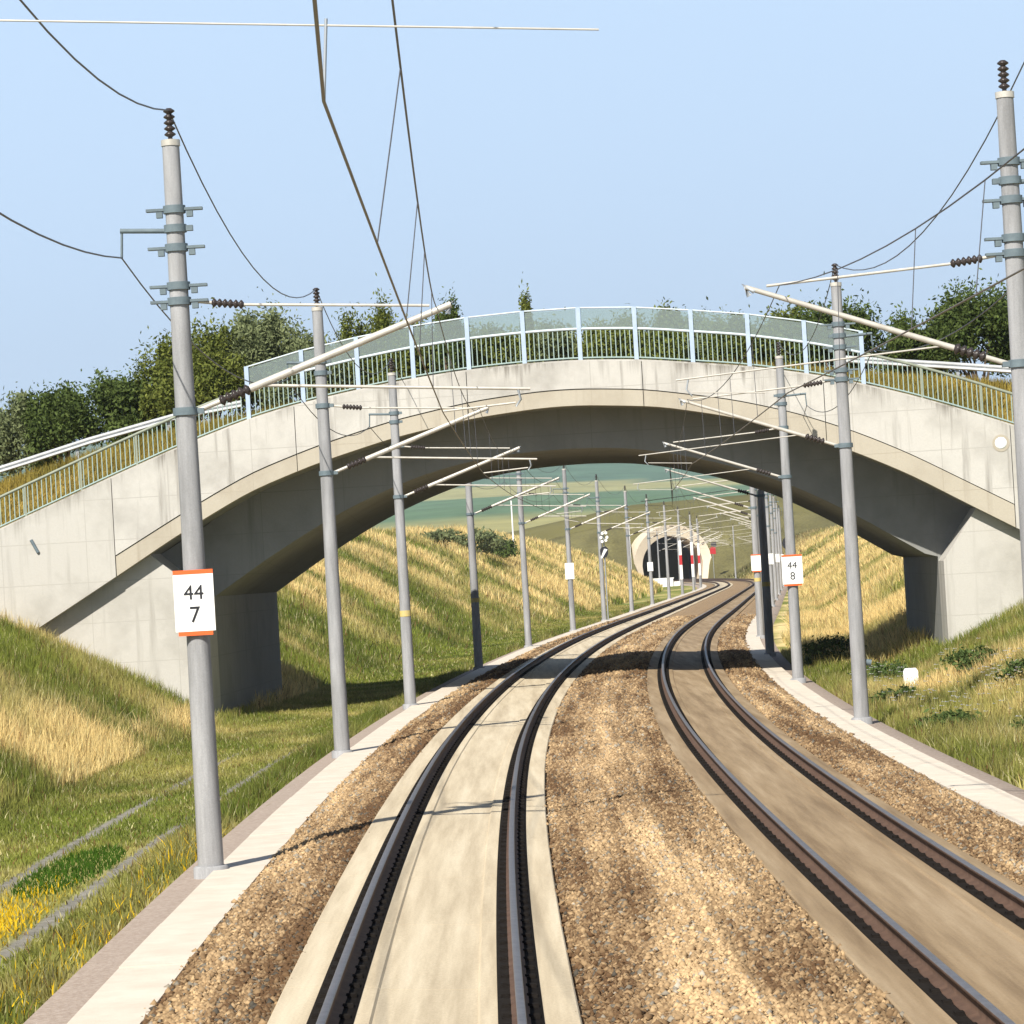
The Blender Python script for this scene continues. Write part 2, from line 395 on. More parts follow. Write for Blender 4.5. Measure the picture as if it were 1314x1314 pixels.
# ------------------------------------------------------------------ terrain
def terrain(s, d):
    s = np.asarray(s, float); d = np.asarray(d, float)
    # left side
    nb = np.exp(-((s - 112) / 14.0) ** 2)
    toeL = np.interp(s, [0, 40, 60, 80, 560, 640], [-8.3, -8.5, -8.6, -9.2, -8.8, -8.0]) - .5 * nb
    crL = np.interp(s, [0, 130, 210, 300, 360, 430, 500, 560, 640], [5.4, 5.4, 6.1, 7.2, 8.0, 6.6, 4.2, 3.2, 5])
    base = np.interp(d, [-8.5, -3.7, -3.5, 0, 4.85, 8.3, 8.6], [-.78, -.62, -.50, -.55, -.55, -.50, -.52])
    sl = .54
    zl = -.78 + np.maximum(0, toeL - d) * sl
    zl = crL - np.log1p(np.exp(np.clip((crL - zl) * 3, -40, 40))) / 3
    # right side
    dr = d - SP
    toeR = np.interp(s, [0, 50, 98, 120, 640], [5.6, 5.6, 6.1, 6.6, 5.8])
    slR = np.interp(s, [0, 60, 105, 135, 640], [.34, .40, .46, .60, .58])
    crR = np.interp(s, [0, 110, 200, 300, 420, 520, 640], [5.2, 5.3, 7.0, 8.5, 9.0, 8.0, 7])
    zr = -.52 + np.maximum(0, dr - toeR) * slR
    zr = crR - np.log1p(np.exp(np.clip((crR - zr) * 3, -40, 40))) / 3
    z = np.where(d < -8.0, np.maximum(zl, -.80), np.where(d > SP + 4.5, np.maximum(zr, -.55), base))
    rough = (fbm(s * .35, d * .35, 3) - .5) * .5 * sstep(np.abs(d - 2.4), 11, 15)
    # hill that the tunnel runs under
    hx = Xc(s) + d; hill = 13.5 * np.exp(-(((hx - 42) / 60.0) ** 2)) * sstep(s, 612, 660)
    z = z + rough
    ins = np.abs(d - 2.4) < 7.4
    prof = 2.4 + 7.8 * np.sqrt(np.clip(1 - ((d - 2.4) / 7.6) ** 2, 0, 1)); tt = sstep(s, 647, 657)
    z = np.where(s > 600, np.where(ins & (s < 642), z, np.maximum(z, np.where(ins, prof * (1 - tt) + np.maximum(hill, prof + .5) * tt, hill * sstep(s + .6 * np.abs(d - 2.4), 622, 650)))), z)
    return z
GRN = np.array([.195, .220, .040]); DGR = np.array([.085, .115, .022]); STR = np.array([.74, .58, .27]); OLV = np.array([.35, .31, .085])
def straw(s, d):
    wx_ = (fbm(s / 17.0, d / 9.0, 201, 2) - .5) * 2.2; wy_ = (fbm(s / 12.0, d / 8.0, 202, 2) - .5) * 1.4
    n1 = fbm(s / 8.5 + d * .12 + wx_, d / 9.0 + wy_, 11, 4); n2 = fbm(s / 2.2, d / 2.5, 5, 2)
    v = (n1 - .5) * 3.4 + (n2 - .5) * 1.2 + .33
    v = v + .9 * np.exp(-((s - 73 - (d + 9) * .6) / 5.5) ** 2) * (d < -9) - .8 * np.exp(-((s - 90) / 7.0) ** 2) * (d < -10)
    v = v + .45 * sstep(s, 190, 320) * (d < -9.5)
    v = v + (.40 - .5 * np.exp(-((s - 95) / 30.0) ** 2) * np.exp(-((d - 9.6) / 1.5) ** 2)) * (d > 8.5)
    v = np.where(np.abs(d) < 9, v * .5 + .08, v)
    return np.clip(v, 0, 1)
def tints(s, d, jitter=.16):
    v = straw(s, d)[:, None]; g = fbm(s / 3.5, d / 3.5, 31, 2)[:, None]
    gr = DGR * (1 - g) + GRN * g * 1.3
    c = gr * (1 - v) + (STR * v + OLV * (1 - v)) * v
    far = sstep(s, 560, 625)[:, None]; c = c * (1 - far) + (np.array([.15, .135, .055]) * (.6 + .8 * g)) * far
    if jitter > .1:
        dk = RNG.random(len(s)) < .05; c = np.where(dk[:, None], np.array([.20, .105, .05]), c)
        pl = RNG.random(len(s)) < .06; c = np.where(pl[:, None], np.array([.55, .50, .27]), c)
    return c * (1 + RNG.normal(0, jitter, (len(s), 1)))

dS = np.concatenate([np.arange(0, 130, 1.5), np.arange(130, 300, 3.0), np.arange(300, 600, 8.0), np.arange(600, 640, 4.0), np.array([640.5, 642.5]), np.arange(646, 700, 4.0)])
dD = np.concatenate([np.linspace(-90, -26, 12), np.arange(-25, -8.6, .8), np.array([-8.5, -7.6, -7.0, -6.72, -6.6, -6.4, -6.28, -5.7, -5.22, -5.1, -4.9, -4.78, -4.0, -3.7, -3.4, -2.0, 0, 2.4, 4.85, 7, 8.3, 8.6]), np.arange(9.0, 30, .8), np.linspace(31, 90, 12)])
S2, D2 = np.meshgrid(dS, dD, indexing='ij')
Z2 = terrain(S2, D2)
V = at_np(S2.ravel(), D2.ravel(), Z2.ravel())
tc = tints(S2.ravel(), D2.ravel(), .05) * .85
rut = (np.abs(D2.ravel() + 5.0) < .12) | (np.abs(D2.ravel() + 6.5) < .12)
tc[rut & (S2.ravel() < 84)] = (.22, .205, .175)
F4 = grid_faces(len(dS), len(dD))
cs = S2.ravel()[F4].mean(1); cdd = D2.ravel()[F4].mean(1)
keep = ~((cs > 632) & (cs < 646) & (np.abs(cdd - 2.4) < 6.9))
_bx2 = V[F4].mean(1)
_bxx = (_bx2 - np.array(BP)) @ np.array(BE); _bww = (_bx2 - np.array(BP)) @ np.array(BN)
link('ground', np_mesh('ground', V, 4, F4[keep], 'soil', tc, True), kind='structure')

# plain and hills beyond, in broad fields
hy = np.concatenate([np.array([654.0, 657.0]), np.arange(680, 1200, 25.0), np.arange(1200, 3000, 60.0), np.arange(3000, 5600, 100.0)])
hx = np.linspace(-1400, 1500, 117)
HY, HX = np.meshgrid(hy, hx, indexing='ij')
HZ = 3.5 + 13.5 * np.exp(-((HX - 42) / 60.0) ** 2 - ((HY - 690) / 75.0) ** 2) + 1.6 * sstep(HY, 660, 800)
HZ = np.where(HY < 656, -6.0, HZ)
HZ = HZ + 46 * sstep(HY, 900, 2200) + 95 * sstep(HY, 1900, 3600) + 95 * sstep(HY, 3200, 5400) + (fbm(HX / 500, HY / 500, 2) - .5) * 24 * sstep(HY, 900, 1600)
fb = HY + 140 * (fbm(HX / 600, HY / 900, 8) - .5) + HX * .10
bands = [(655, (.115, .105, .040)), (800, (.13, .13, .045)), (960, (.11, .165, .07)), (1230, (.29, .27, .11)), (1400, (.095, .16, .085)), (1750, (.10, .17, .09)), (2050, (.30, .29, .13)), (2300, (.085, .15, .10)), (2750, (.09, .16, .11)), (3000, (.28, .31, .17)), (3200, (.10, .17, .11)), (5600, (.11, .18, .11))]
FC = np.zeros((HX.size, 3)); fbr = fb.ravel()
for i, (y0, c) in enumerate(bands):
    FC[fbr >= y0] = c
FC[fbr < 655] = bands[0][1]
link('hills', np_mesh('hills', np.stack([HX.ravel(), HY.ravel(), HZ.ravel()], -1), 4, grid_faces(len(hy), len(hx)), 'field', FC, True), kind='structure')

# ------------------------------------------------------------------ track bed
def ribbon(name, ds_, zs, mname, S=SS, tint=None, smooth=True, **k):
    S = np.asarray(S, float); A, B = np.meshgrid(S, np.arange(len(ds_)), indexing='ij')
    ds_ = np.array(ds_, float); zz = zs(S[:, None], ds_[None, :]) if callable(zs) else np.array(zs)[None, :] + 0 * S[:, None]
    V = at_np(A.ravel(), ds_[B.ravel()], zz.ravel())
    return link(name, np_mesh(name, V, 4, grid_faces(len(S), len(ds_)), mname, tint, smooth), **k)
def bal(S, d):
    c = cant(S)
    eL, eR = -.19 + 1.25 * c, -.19 - 1.25 * c
    p = [(-2.47, -.33 + 0 * S), (-1.27, eL - .03), (1.27, eR - .03), (SP - 1.27, eL - .03), (SP + 1.27, eR - .03), (SP + 2.47, -.33 + 0 * S)]
    z = 0 * S + 0 * d
    for (d0, a), (d1, b) in zip(p[:-1], p[1:]):
        t = (d - d0) / (d1 - d0); k = (t >= -1e-6) & (t <= 1.000001)
        mound = .07 * np.sin(np.clip(t, 0, 1) * math.pi) if (d0 > 1 and d1 < 4) else .04 * np.sin(np.clip(t, 0, 1) * math.pi)
        if d0 in (-1.27, SP - 1.27): mound = -.25
        z = np.where(k, a + (b - a) * t + mound, z)
    return z
bd = np.concatenate([np.linspace(-2.47, -1.28, 6), np.linspace(-1.2, 1.2, 3), np.linspace(1.28, SP - 1.28, 11), np.linspace(SP - 1.2, SP + 1.2, 3), np.linspace(SP + 1.28, SP + 2.47, 6)])
bl = ribbon('ballast_bed', bd, bal, 'ballast_bed', kind='structure')
# loose stones on the nearer ballast
def stones():
    out_v, out_f, out_t = [], [], []
    base = np.array([(1, 0, -.1), (.3, .9, .05), (-.8, .5, -.1), (-.7, -.6, .0), (.35, -.9, -.1), (.1, .05, .75), (0, 0, -.6)])
    fc = np.array([(0, 1, 5), (1, 2, 5), (2, 3, 5), (3, 4, 5), (4, 0, 5), (1, 0, 6), (2, 1, 6), (3, 2, 6), (4, 3, 6), (0, 4, 6)])
    N = 0
    for d0, d1, den in ((-2.44, -1.30, 1.0), (1.30, SP - 1.30, 1.0), (SP + 1.30, SP + 2.44, 1.0)):
        for s0, s1, per in ((20, 40, 460), (40, 62, 330), (62, 95, 160), (95, 150, 80), (150, 210, 40)):
            n = int((d1 - d0) * (s1 - s0) * per * den)
            s = RNG.uniform(s0, s1, n); d = RNG.uniform(d0, d1, n); z = bal(s, d); d = d + RNG.normal(0, .035, n)
            r = (.016 + .040 * RNG.beta(1.4, 2.6, n)) * (1.0 if s1 < 70 else (1.35 if s1 < 100 else (1.7 if s1 < 160 else 2.2)))
            P = at_np(s, d, z + r * .12)
            a = RNG.uniform(0, 6.283, n); sq = RNG.uniform(.7, 1.3, (n, 3)); jit = RNG.normal(0, .16, (n, 7, 3))
            B = (base[None] + jit) * sq[:, None, :]
            tl = RNG.normal(0, .5, n)
            x = B[..., 0] * np.cos(a)[:, None] - B[..., 1] * np.sin(a)[:, None]; y = B[..., 0] * np.sin(a)[:, None] + B[..., 1] * np.cos(a)[:, None]
            zz = B[..., 2] + tl[:, None] * x * .5
            V = P[:, None, :] + np.stack([x, y, zz], -1) * r[:, None, None]
            out_v.append(V.reshape(-1, 3)); out_f.append((np.arange(n)[:, None, None] * 7 + fc[None] + N).reshape(-1, 3)); N += n * 7
            big = fbm(s / 7.0, d / .20, 41, 3) * .6 + fbm(s / 6.0, d / .7, 43, 2) * .4 + (.16 * np.exp(-((d - 2.5) / .45) ** 2) if 0 < d0 < 2 else (.14 * (-1.9 - d) / .6 if d0 < 0 else 0)) - .02
            k = np.clip(RNG.beta(1.3, 2.2, n) * .75 + (big - .5) * 1.5 + .06, 0, 1)[:, None]
            c = np.array([.105, .060, .030]) * (1 - k) + np.array([.55, .385, .212]) * k
            gr_ = RNG.random(n) < .09; c = np.where(gr_[:, None], c.mean(1, keepdims=True) * np.array([1.08, .94, .74]), c)
            out_t.append(np.repeat(c, 7, 0))
    V, F_, T = np.concatenate(out_v), np.concatenate(out_f), np.concatenate(out_t)
    link('ballast_stones', np_mesh('ballast_stones', V, 3, F_, 'stone', T), kind='stuff', label='loose brown ballast stones heaped beside and between the two tracks', category='ballast')
stones()

# concrete track slabs: panels butted in a row
PL = 5.2
def slab_mesh(mname, name):
    m = MB()
    prof = [(-1.25, -.30), (-1.25, -.205), (-1.235, -.19), (-.44, -.19), (-.42, -.212), (.42, -.212), (.44, -.19), (1.235, -.19), (1.25, -.205), (1.25, -.30)]
    L = PL / 2 - .012
    m.prism([(a, b) for a, b in prof], lambda x, z: (x, -L, z), lambda x, z: (x, L, z))
    return m.mesh(name, mname)
for tk, (off, mn) in enumerate(((0, 'slab_left'), (SP, 'slab_right'))):
    root = empty('track_slab', at(20, off), kind='structure')
    me = slab_mesh(mn, 'slab_panel')
    if tk == 0:
        me.materials.append(MATS['slab_shoulder'])
        for q in me.polygons:
            if q.normal.z > .95 and q.center.z > -.2 and abs(q.center.x) > .5: q.material_index = 1
    s = 10.0
    while s < 320:
        o = bpy.data.objects.new('slab_panel', me); COL.objects.link(o); o.parent = root
        o.matrix_parent_inverse = Matrix.Translation(-root.location)
        o.location = at(s, off); o.rotation_euler = (0, float(cant(s)), hd(s))
        s += PL
    m = 'slab_seam'
    rb = ribbon('slab_underlay', [off - 1.2, off + 1.2], lambda S, d, o=off: -.27 - (d - o) * cant(S), 'slab_seam', np.arange(10, 322, 4.0), parent=root)
    rb.matrix_parent_inverse = Matrix.Translation(-root.location)
    S = np.arange(s - PL / 2, 661, 5.0)
    rb = ribbon('far_slab', [off - 1.25, off - .44, off - .42, off + .42, off + .44, off + 1.25], lambda S, d, o=off: -.19 - (d - o) * cant(S) - .02 * (np.abs(d - o) < .43), mn, S, parent=root, smooth=False)
    rb.matrix_parent_inverse = Matrix.Translation(-root.location)

# walkways (cable trough covers) both sides
for side, dc in ((-1, -2.79), (1, SP + 2.79)):
    root = empty('walkway', at(20, dc), kind='structure')
    me = MB().box((0, 0, -.36), (.66, 3.97, .12)).mesh('walkway_slab', 'trough_cover')
    s = 10.0
    while s < 330:
        o = bpy.data.objects.new('walkway_slab', me); COL.objects.link(o); o.parent = root
        o.matrix_parent_inverse = Matrix.Translation(-root.location)
        o.location = at(s, dc, RNG.uniform(-.006, .006)); o.rotation_euler = (0, 0, hd(s)); s += 4.0
    rb = ribbon('far_walkway', [dc - .33, dc + .33], [-.30, -.30], 'trough_cover', np.arange(s - 2, 661, 5.0), parent=root)
    rb.matrix_parent_inverse = Matrix.Translation(-root.location)
    e0, e1 = (-3.75, -3.12) if side < 0 else (SP + 3.12, SP + 3.75)
    ribbon('gravel_edge', [e0 - .1, e0 + .1, e1 - .05, e1 + .02][::1] if side < 0 else [e0 - .02, e0 + .05, e1 - .1, e1 + .1],
           [-.66, -.42, -.40, -.40] if side < 0 else [-.40, -.40, -.42, -.62], 'edge_gravel', kind='structure')

# rails
RP = [(-.075, -.172, 1), (-.075, -.160, 1), (-.010, -.140, 1), (-.009, -.050, 1), (-.036, -.038, 1), (-.036, -.012, 0), (-.026, 0, 0), (.026, 0, 0), (.036, -.012, 0), (.036, -.038, 1), (.009, -.050, 1), (.010, -.140, 1), (.075, -.160, 1), (.075, -.172, 1)]
def rail(off, gx, label):
    n = len(RP); c = cant(SS)
    rows = []
    for x, z, _ in RP:
        X = gx + x
        rows.append(at_np(SS, off + X, z - X * c))
    V = np.stack(rows, 1).reshape(-1, 3)
    i = np.arange(len(SS) - 1)[:, None] * n + np.arange(n - 1)[None, :]
    F_ = np.stack([i, i + 1, i + n + 1, i + n], -1).reshape(-1, 4)
    me = np_mesh('rail', V, 4, F_, 'rail_head'); me.materials.append(MATS['rail_web'])
    mi = np.tile(np.array([max(RP[k][2], RP[k + 1][2]) if not (k in (4, 8)) else 1 for k in range(n - 1)]), len(SS) - 1)
    me.polygons.foreach_set('material_index', mi.astype(np.int32))
    o = link('rail', me, label=label, category='rail', group='rails of the two tracks')
    pd = []
    for x, z in ((-.185, -.188), (-.18, -.174), (.18, -.174), (.185, -.188)):
        X = gx + x; pd.append(at_np(SS, off + X, z - X * c))
    V = np.stack(pd, 1).reshape(-1, 3); n = 4
    i = np.arange(len(SS) - 1)[:, None] * n + np.arange(n - 1)[None, :]
    F_ = np.stack([i, i + 1, i + n + 1, i + n], -1).reshape(-1, 4)
    link('rail_pad_shade', np_mesh('rail_pad_shade', V, 4, F_, 'rail_pad_shade'), o)  # pad strip made wider and black, standing in for shade along the rail
    fasteners(off, gx, o)
def fasteners(off, gx, o):
    m = MB()
    for s in np.arange(19, 120, .65):
        c = float(cant(s)); P = at(s, off + gx, -.171 - gx * c)
        m.box(P, (.31, .16, .022), rz=hd(s))
        for q in (-.115, .115): m.box(at(s, off + gx + q, -.158 - (gx + q) * c), (.07, .10, .02), rz=hd(s))
    m.build('rail_fasteners', 'rail_pad_shade', o, kind='stuff')
rail(0, -.755, 'outer rail of the pale left track, next to the left ballast strip')
rail(0, .755, 'inner rail of the pale left track, next to the middle ballast')
rail(SP, -.755, 'inner rail of the brownish right track, next to the middle ballast')
rail(SP, .755, 'outer rail of the brownish right track, next to the right ballast strip')

# ------------------------------------------------------------------ bridge
WB = 21.0
bridge = empty('arch_bridge', br(1.45, 0, 0), label='concrete arch bridge with curved parapet spanning both tracks', category='bridge')
BINV = Matrix.Translation(-bridge.location)
def bpart(m, name, mats, **k):
    o = m.build(name, mats, bridge, **k); o.matrix_parent_inverse = BINV
    if name in ('fascia_panel', 'abutment_wall', 'coping'):
        P = np.array([v.co[:] for v in o.data.vertices]); X = (P - np.array(BP)) @ np.array(BE)
        a = o.data.attributes.new('below', 'FLOAT', 'POINT')
        a.data.foreach_set('value', ((np.interp(X, *_T) if name != 'abutment_wall' else 99) - P[:, 2]).astype(np.float32))
    return o
def strip_body(xs, lo, hi, w0, w1, m=None):
    """solid between curves lo(x) and hi(x), from depth w0 to w1"""
    m = m or MB(); n = len(xs)
    def sheet(pts): return pts
    Fl = [br(x, lo(x), w0) for x in xs]; Fh = [br(x, hi(x), w0) for x in xs]
    Bl = [br(x, lo(x), w1) for x in xs]; Bh = [br(x, hi(x), w1) for x in xs]
    for a, b, rev in ((Fl, Fh, 0), (Bl, Bh, 1), (Fh, Bh, 0), (Fl, Bl, 1)):
        V = a + b; fs = [(i, i + 1, n + i + 1, n + i) for i in range(n - 1)]
        m.add(V, [f[::-1] for f in fs] if rev else fs, 0, True)
    m.add([Fl[0], Fh[0], Bh[0], Bl[0]], [(0, 1, 2, 3)]); m.add([Fl[-1], Bl[-1], Bh[-1], Fh[-1]], [(0, 1, 2, 3)])
    return m
joints = [-24, -17.8, -12.45, -6.74, -1.45, 3.87, 9.3, 14.8, 20, 26]
for fw, dirn in ((0, 1), (WB, -1)):
    for a, b in zip(joints[:-1], joints[1:]):
        xs = list(np.linspace(a + .011, b - .011, 14))
        outer = b <= -12.4 or a >= 14.7
        lo = (lambda x: max(seam(x) + .012, -3)) if not outer else (lambda x: min(top(x) - .4, max(bot(x), -3)))
        bpart(strip_body(xs, lo, top, fw, fw + dirn * .42), 'fascia_panel', 'fascia_concrete' if not outer else 'wall_concrete')
        if not outer:
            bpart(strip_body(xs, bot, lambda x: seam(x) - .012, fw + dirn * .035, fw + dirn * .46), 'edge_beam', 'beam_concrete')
xs = list(np.linspace(-23.5, 25.5, 90))
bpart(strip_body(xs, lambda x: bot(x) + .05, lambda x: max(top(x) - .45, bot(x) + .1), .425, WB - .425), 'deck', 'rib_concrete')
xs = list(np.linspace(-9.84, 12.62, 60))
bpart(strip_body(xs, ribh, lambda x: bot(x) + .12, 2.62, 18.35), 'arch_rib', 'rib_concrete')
def poly_part(name, poly, w0, w1, mname):
    m = MB().prism(poly, lambda x, h: br(x, h, w0), lambda x, h: br(x, h, w1)); return bpart(m, name, mname)
Lw = [(-9.84, -2.0), (-9.84, 3.10), (-11.40, 4.45), (-11.6, 4.7), (-13.6, 3.6), (-16, 2.2), (-19, .2), (-19, -2)]
Rw = [(12.62, -2.0), (19, -2), (19, 1.0), (17, 2.75), (15.5, 3.6), (13.95, 4.65), (13.75, 4.55), (12.62, 2.92)][::-1]
poly_part('abutment_wall', Lw, .48, 2.60, 'wall_concrete'); poly_part('abutment_wall', Rw, .48, 2.60, 'wall_concrete')
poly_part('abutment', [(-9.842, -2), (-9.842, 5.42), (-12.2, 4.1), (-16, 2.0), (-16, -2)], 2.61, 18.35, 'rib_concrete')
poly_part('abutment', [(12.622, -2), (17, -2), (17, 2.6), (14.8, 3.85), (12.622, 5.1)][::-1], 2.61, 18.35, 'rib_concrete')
# formwork recess lines on the left wing, drain stub, round disc
m = MB()
m.lathe_along(br(14.5, 6.35, -.03), br(14.5, 6.35, .02), [(0, .13), (.5, .2), (1, .2)], 20)
bpart(m, 'round_disc', 'white_paint', label='pale round disc on the right end of the parapet')
m = MB(); m.tube([br(14.5, 6.35, -.012), br(14.5, 6.35, .03)], .26, 20); bpart(m, 'disc_ring', 'beam_concrete')
m = MB(); m.tube([br(-15.0, 5.15, -.03), br(-14.8, 4.75, -.03)], .05, 8); bpart(m, 'drain_stub', 'dark_steel')
for hh in (5.4, 4.6):
    m = MB().box(br(-13.9, hh, -.004), (2.6, .02, .018), rz=BRZ)

# ground on top of the bridge
xg = np.concatenate([np.arange(-90, -20, 5.0), np.arange(-20, 22, .6), np.arange(22, 90, 5.0)])
wg = np.concatenate([np.arange(-6, .4, 1.0), np.array([.5, 1.2]), np.arange(1.6, 9, .5), np.arange(9, 21, 1.5), np.array([20.6, 24, 28])])
XG, WG = np.meshgrid(xg, wg, indexing='ij')
ZG = verge(XG, WG) + (fbm(XG * .5, WG * .5, 77) - .5) * .22 * (WG > 1.6) * (WG < 20)
VG = np.array(BP)[None] + XG.reshape(-1, 1) * np.array(BE) + WG.reshape(-1, 1) * np.array(BN); VG[:, 2] = ZG.ravel()
FG = grid_faces(len(xg), len(wg)); cx = XG.ravel()[FG].mean(1); cw = WG.ravel()[FG].mean(1)
kp = ~((np.abs(cx - 1.45) < 18.2) & ((cw < .45) | (cw > 20.6)))
tg = np.array([.20, .14, .035]) * (.7 + .6 * fbm(XG.ravel() * .4, WG.ravel() * .4, 9)[:, None])
link('road_embankment', np_mesh('road_embankment', VG, 4, FG[kp], 'soil', tg, True), kind='structure')

# railing
rl = empty('bridge_railing', br(1.45, 0, .21), label='blue-grey balustrade with glass screen along the bridge parapet', category='railing')
RINV = Matrix.Translation(-rl.location)
def rpart(m, name, mats, **k):
    o = m.build(name, mats, rl, **k); o.matrix_parent_inverse = RINV; return o
GX = [-8.15 + i * (18.67 / 11) for i in range(12)]
pm = MB().box((0, 0, .83), (.13, .13, 1.66)).mesh('post', 'post_blue')
def place(me, name, x, h, w_, inv, parent):
    o = bpy.data.objects.new(name, me); COL.objects.link(o); o.parent = parent; o.matrix_parent_inverse = inv
    o.location = br(x, h, w_); o.rotation_euler = (0, 0, BRZ); return o
for x in GX: place(pm, 'post', x, top(x), .21, RINV, rl)
for a, b in zip(GX[:-1], GX[1:]):
    q = [(a + .075, top(a) + 1.02), (b - .075, top(b) + 1.02), (b - .075, top(b) + 1.60), (a + .075, top(a) + 1.60)]
    rpart(MB().prism(q, lambda x, h: br(x, h, .203), lambda x, h: br(x, h, .217)), 'glass_panel', 'tinted_glass')
    rpart(MB().tube([br(a, top(a) + 1.64, .21), br(b, top(b) + 1.64, .21)], .028, 6), 'top_rail', 'rail_pale')
hx0 = np.arange(-17.3, 17.31, .25)
seg = lambda x0, x1: [x for x in np.arange(x0, x1 + .01, .3)]
rpart(MB().tube([br(x, top(x) + 1.0, .21) for x in seg(GX[0], GX[-1])], .042, 8), 'handrail', 'rail_pale')
rpart(MB().tube([br(x, top(x) + 1.0, .21) for x in seg(-17.4, GX[0] - .07)], .045, 8), 'handrail', 'handrail_green')
rpart(MB().tube([br(x, top(x) + 1.0, .21) for x in seg(GX[-1] + .07, 17.4)], .045, 8), 'handrail', 'handrail_green')
rpart(MB().tube([br(x, top(x) + .12, .21) for x in seg(-17.4, 17.4)], .028, 6), 'bottom_rail', 'baluster_green')
bm = MB().box((0, 0, .56), (.028, .02, .88)).mesh('baluster', 'baluster_green')
for x in np.arange(-17.1, 17.2, .1455):
    if min(abs(x - g) for g in GX) > .09: place(bm, 'baluster', x, top(x), .21, RINV, rl)
pm2 = MB().box((0, 0, .5), (.06, .05, 1.0)).mesh('small_post', 'handrail_green')
for x in list(np.arange(-9.9, -17.4, -1.75)) + list(np.arange(12.25, 17.4, 1.75)): place(pm2, 'post', x, top(x), .21, RINV, rl)
# paved curb under the railing
for a, b in ((-17.3, 17.3),):
    xs = list(np.linspace(a, b, 70))
    bpart(strip_body(xs, lambda x: top(x) + .003, lambda x: top(x) + .055, .09, .40), 'coping', 'wall_concrete')

# guard rails on the road behind the parapet
def guardrail(x0, x1, label):
    g = empty('guardrail', br((x0 + x1) / 2, float(road((x0 + x1) / 2)), 5.2), label=label, category='guardrail', group='steel guardrails on the bridge road')
    inv = Matrix.Translation(-g.location)
    prof = [(0, .12), (-.06, .16), (-.06, .22), (0, .26), (0, .30), (-.06, .34), (-.06, .40), (0, .44), (.03, .44), (.03, .12)]
    m = MB(); xs = list(np.arange(x0, x1 + .1, 1.0)); n = len(prof)
    V = [br(x, float(road(x)) + .45 + h * .72, 5.2 + w_) for x in xs for w_, h in prof]
    fs = [(i * n + k, (i + 1) * n + k, (i + 1) * n + (k + 1) % n, i * n + (k + 1) % n) for i in range(len(xs) - 1) for k in range(n)]
    m.add(V, fs); o = m.build('rail_beam', 'guard_steel', g); o.matrix_parent_inverse = inv
    pm = MB().box((0, .12, .35), (.1, .14, .8)).mesh('post', 'galv')
    x = x0 + .6
    while x < x1:
        place(pm, 'post', x, float(road(x)), 5.2, inv, g); x += 3.0
guardrail(-24, -9.0, 'white steel guardrail above the yellow grass at the left bridge end')
guardrail(10.2, 24, 'white steel guardrail above the grass at the right bridge end')

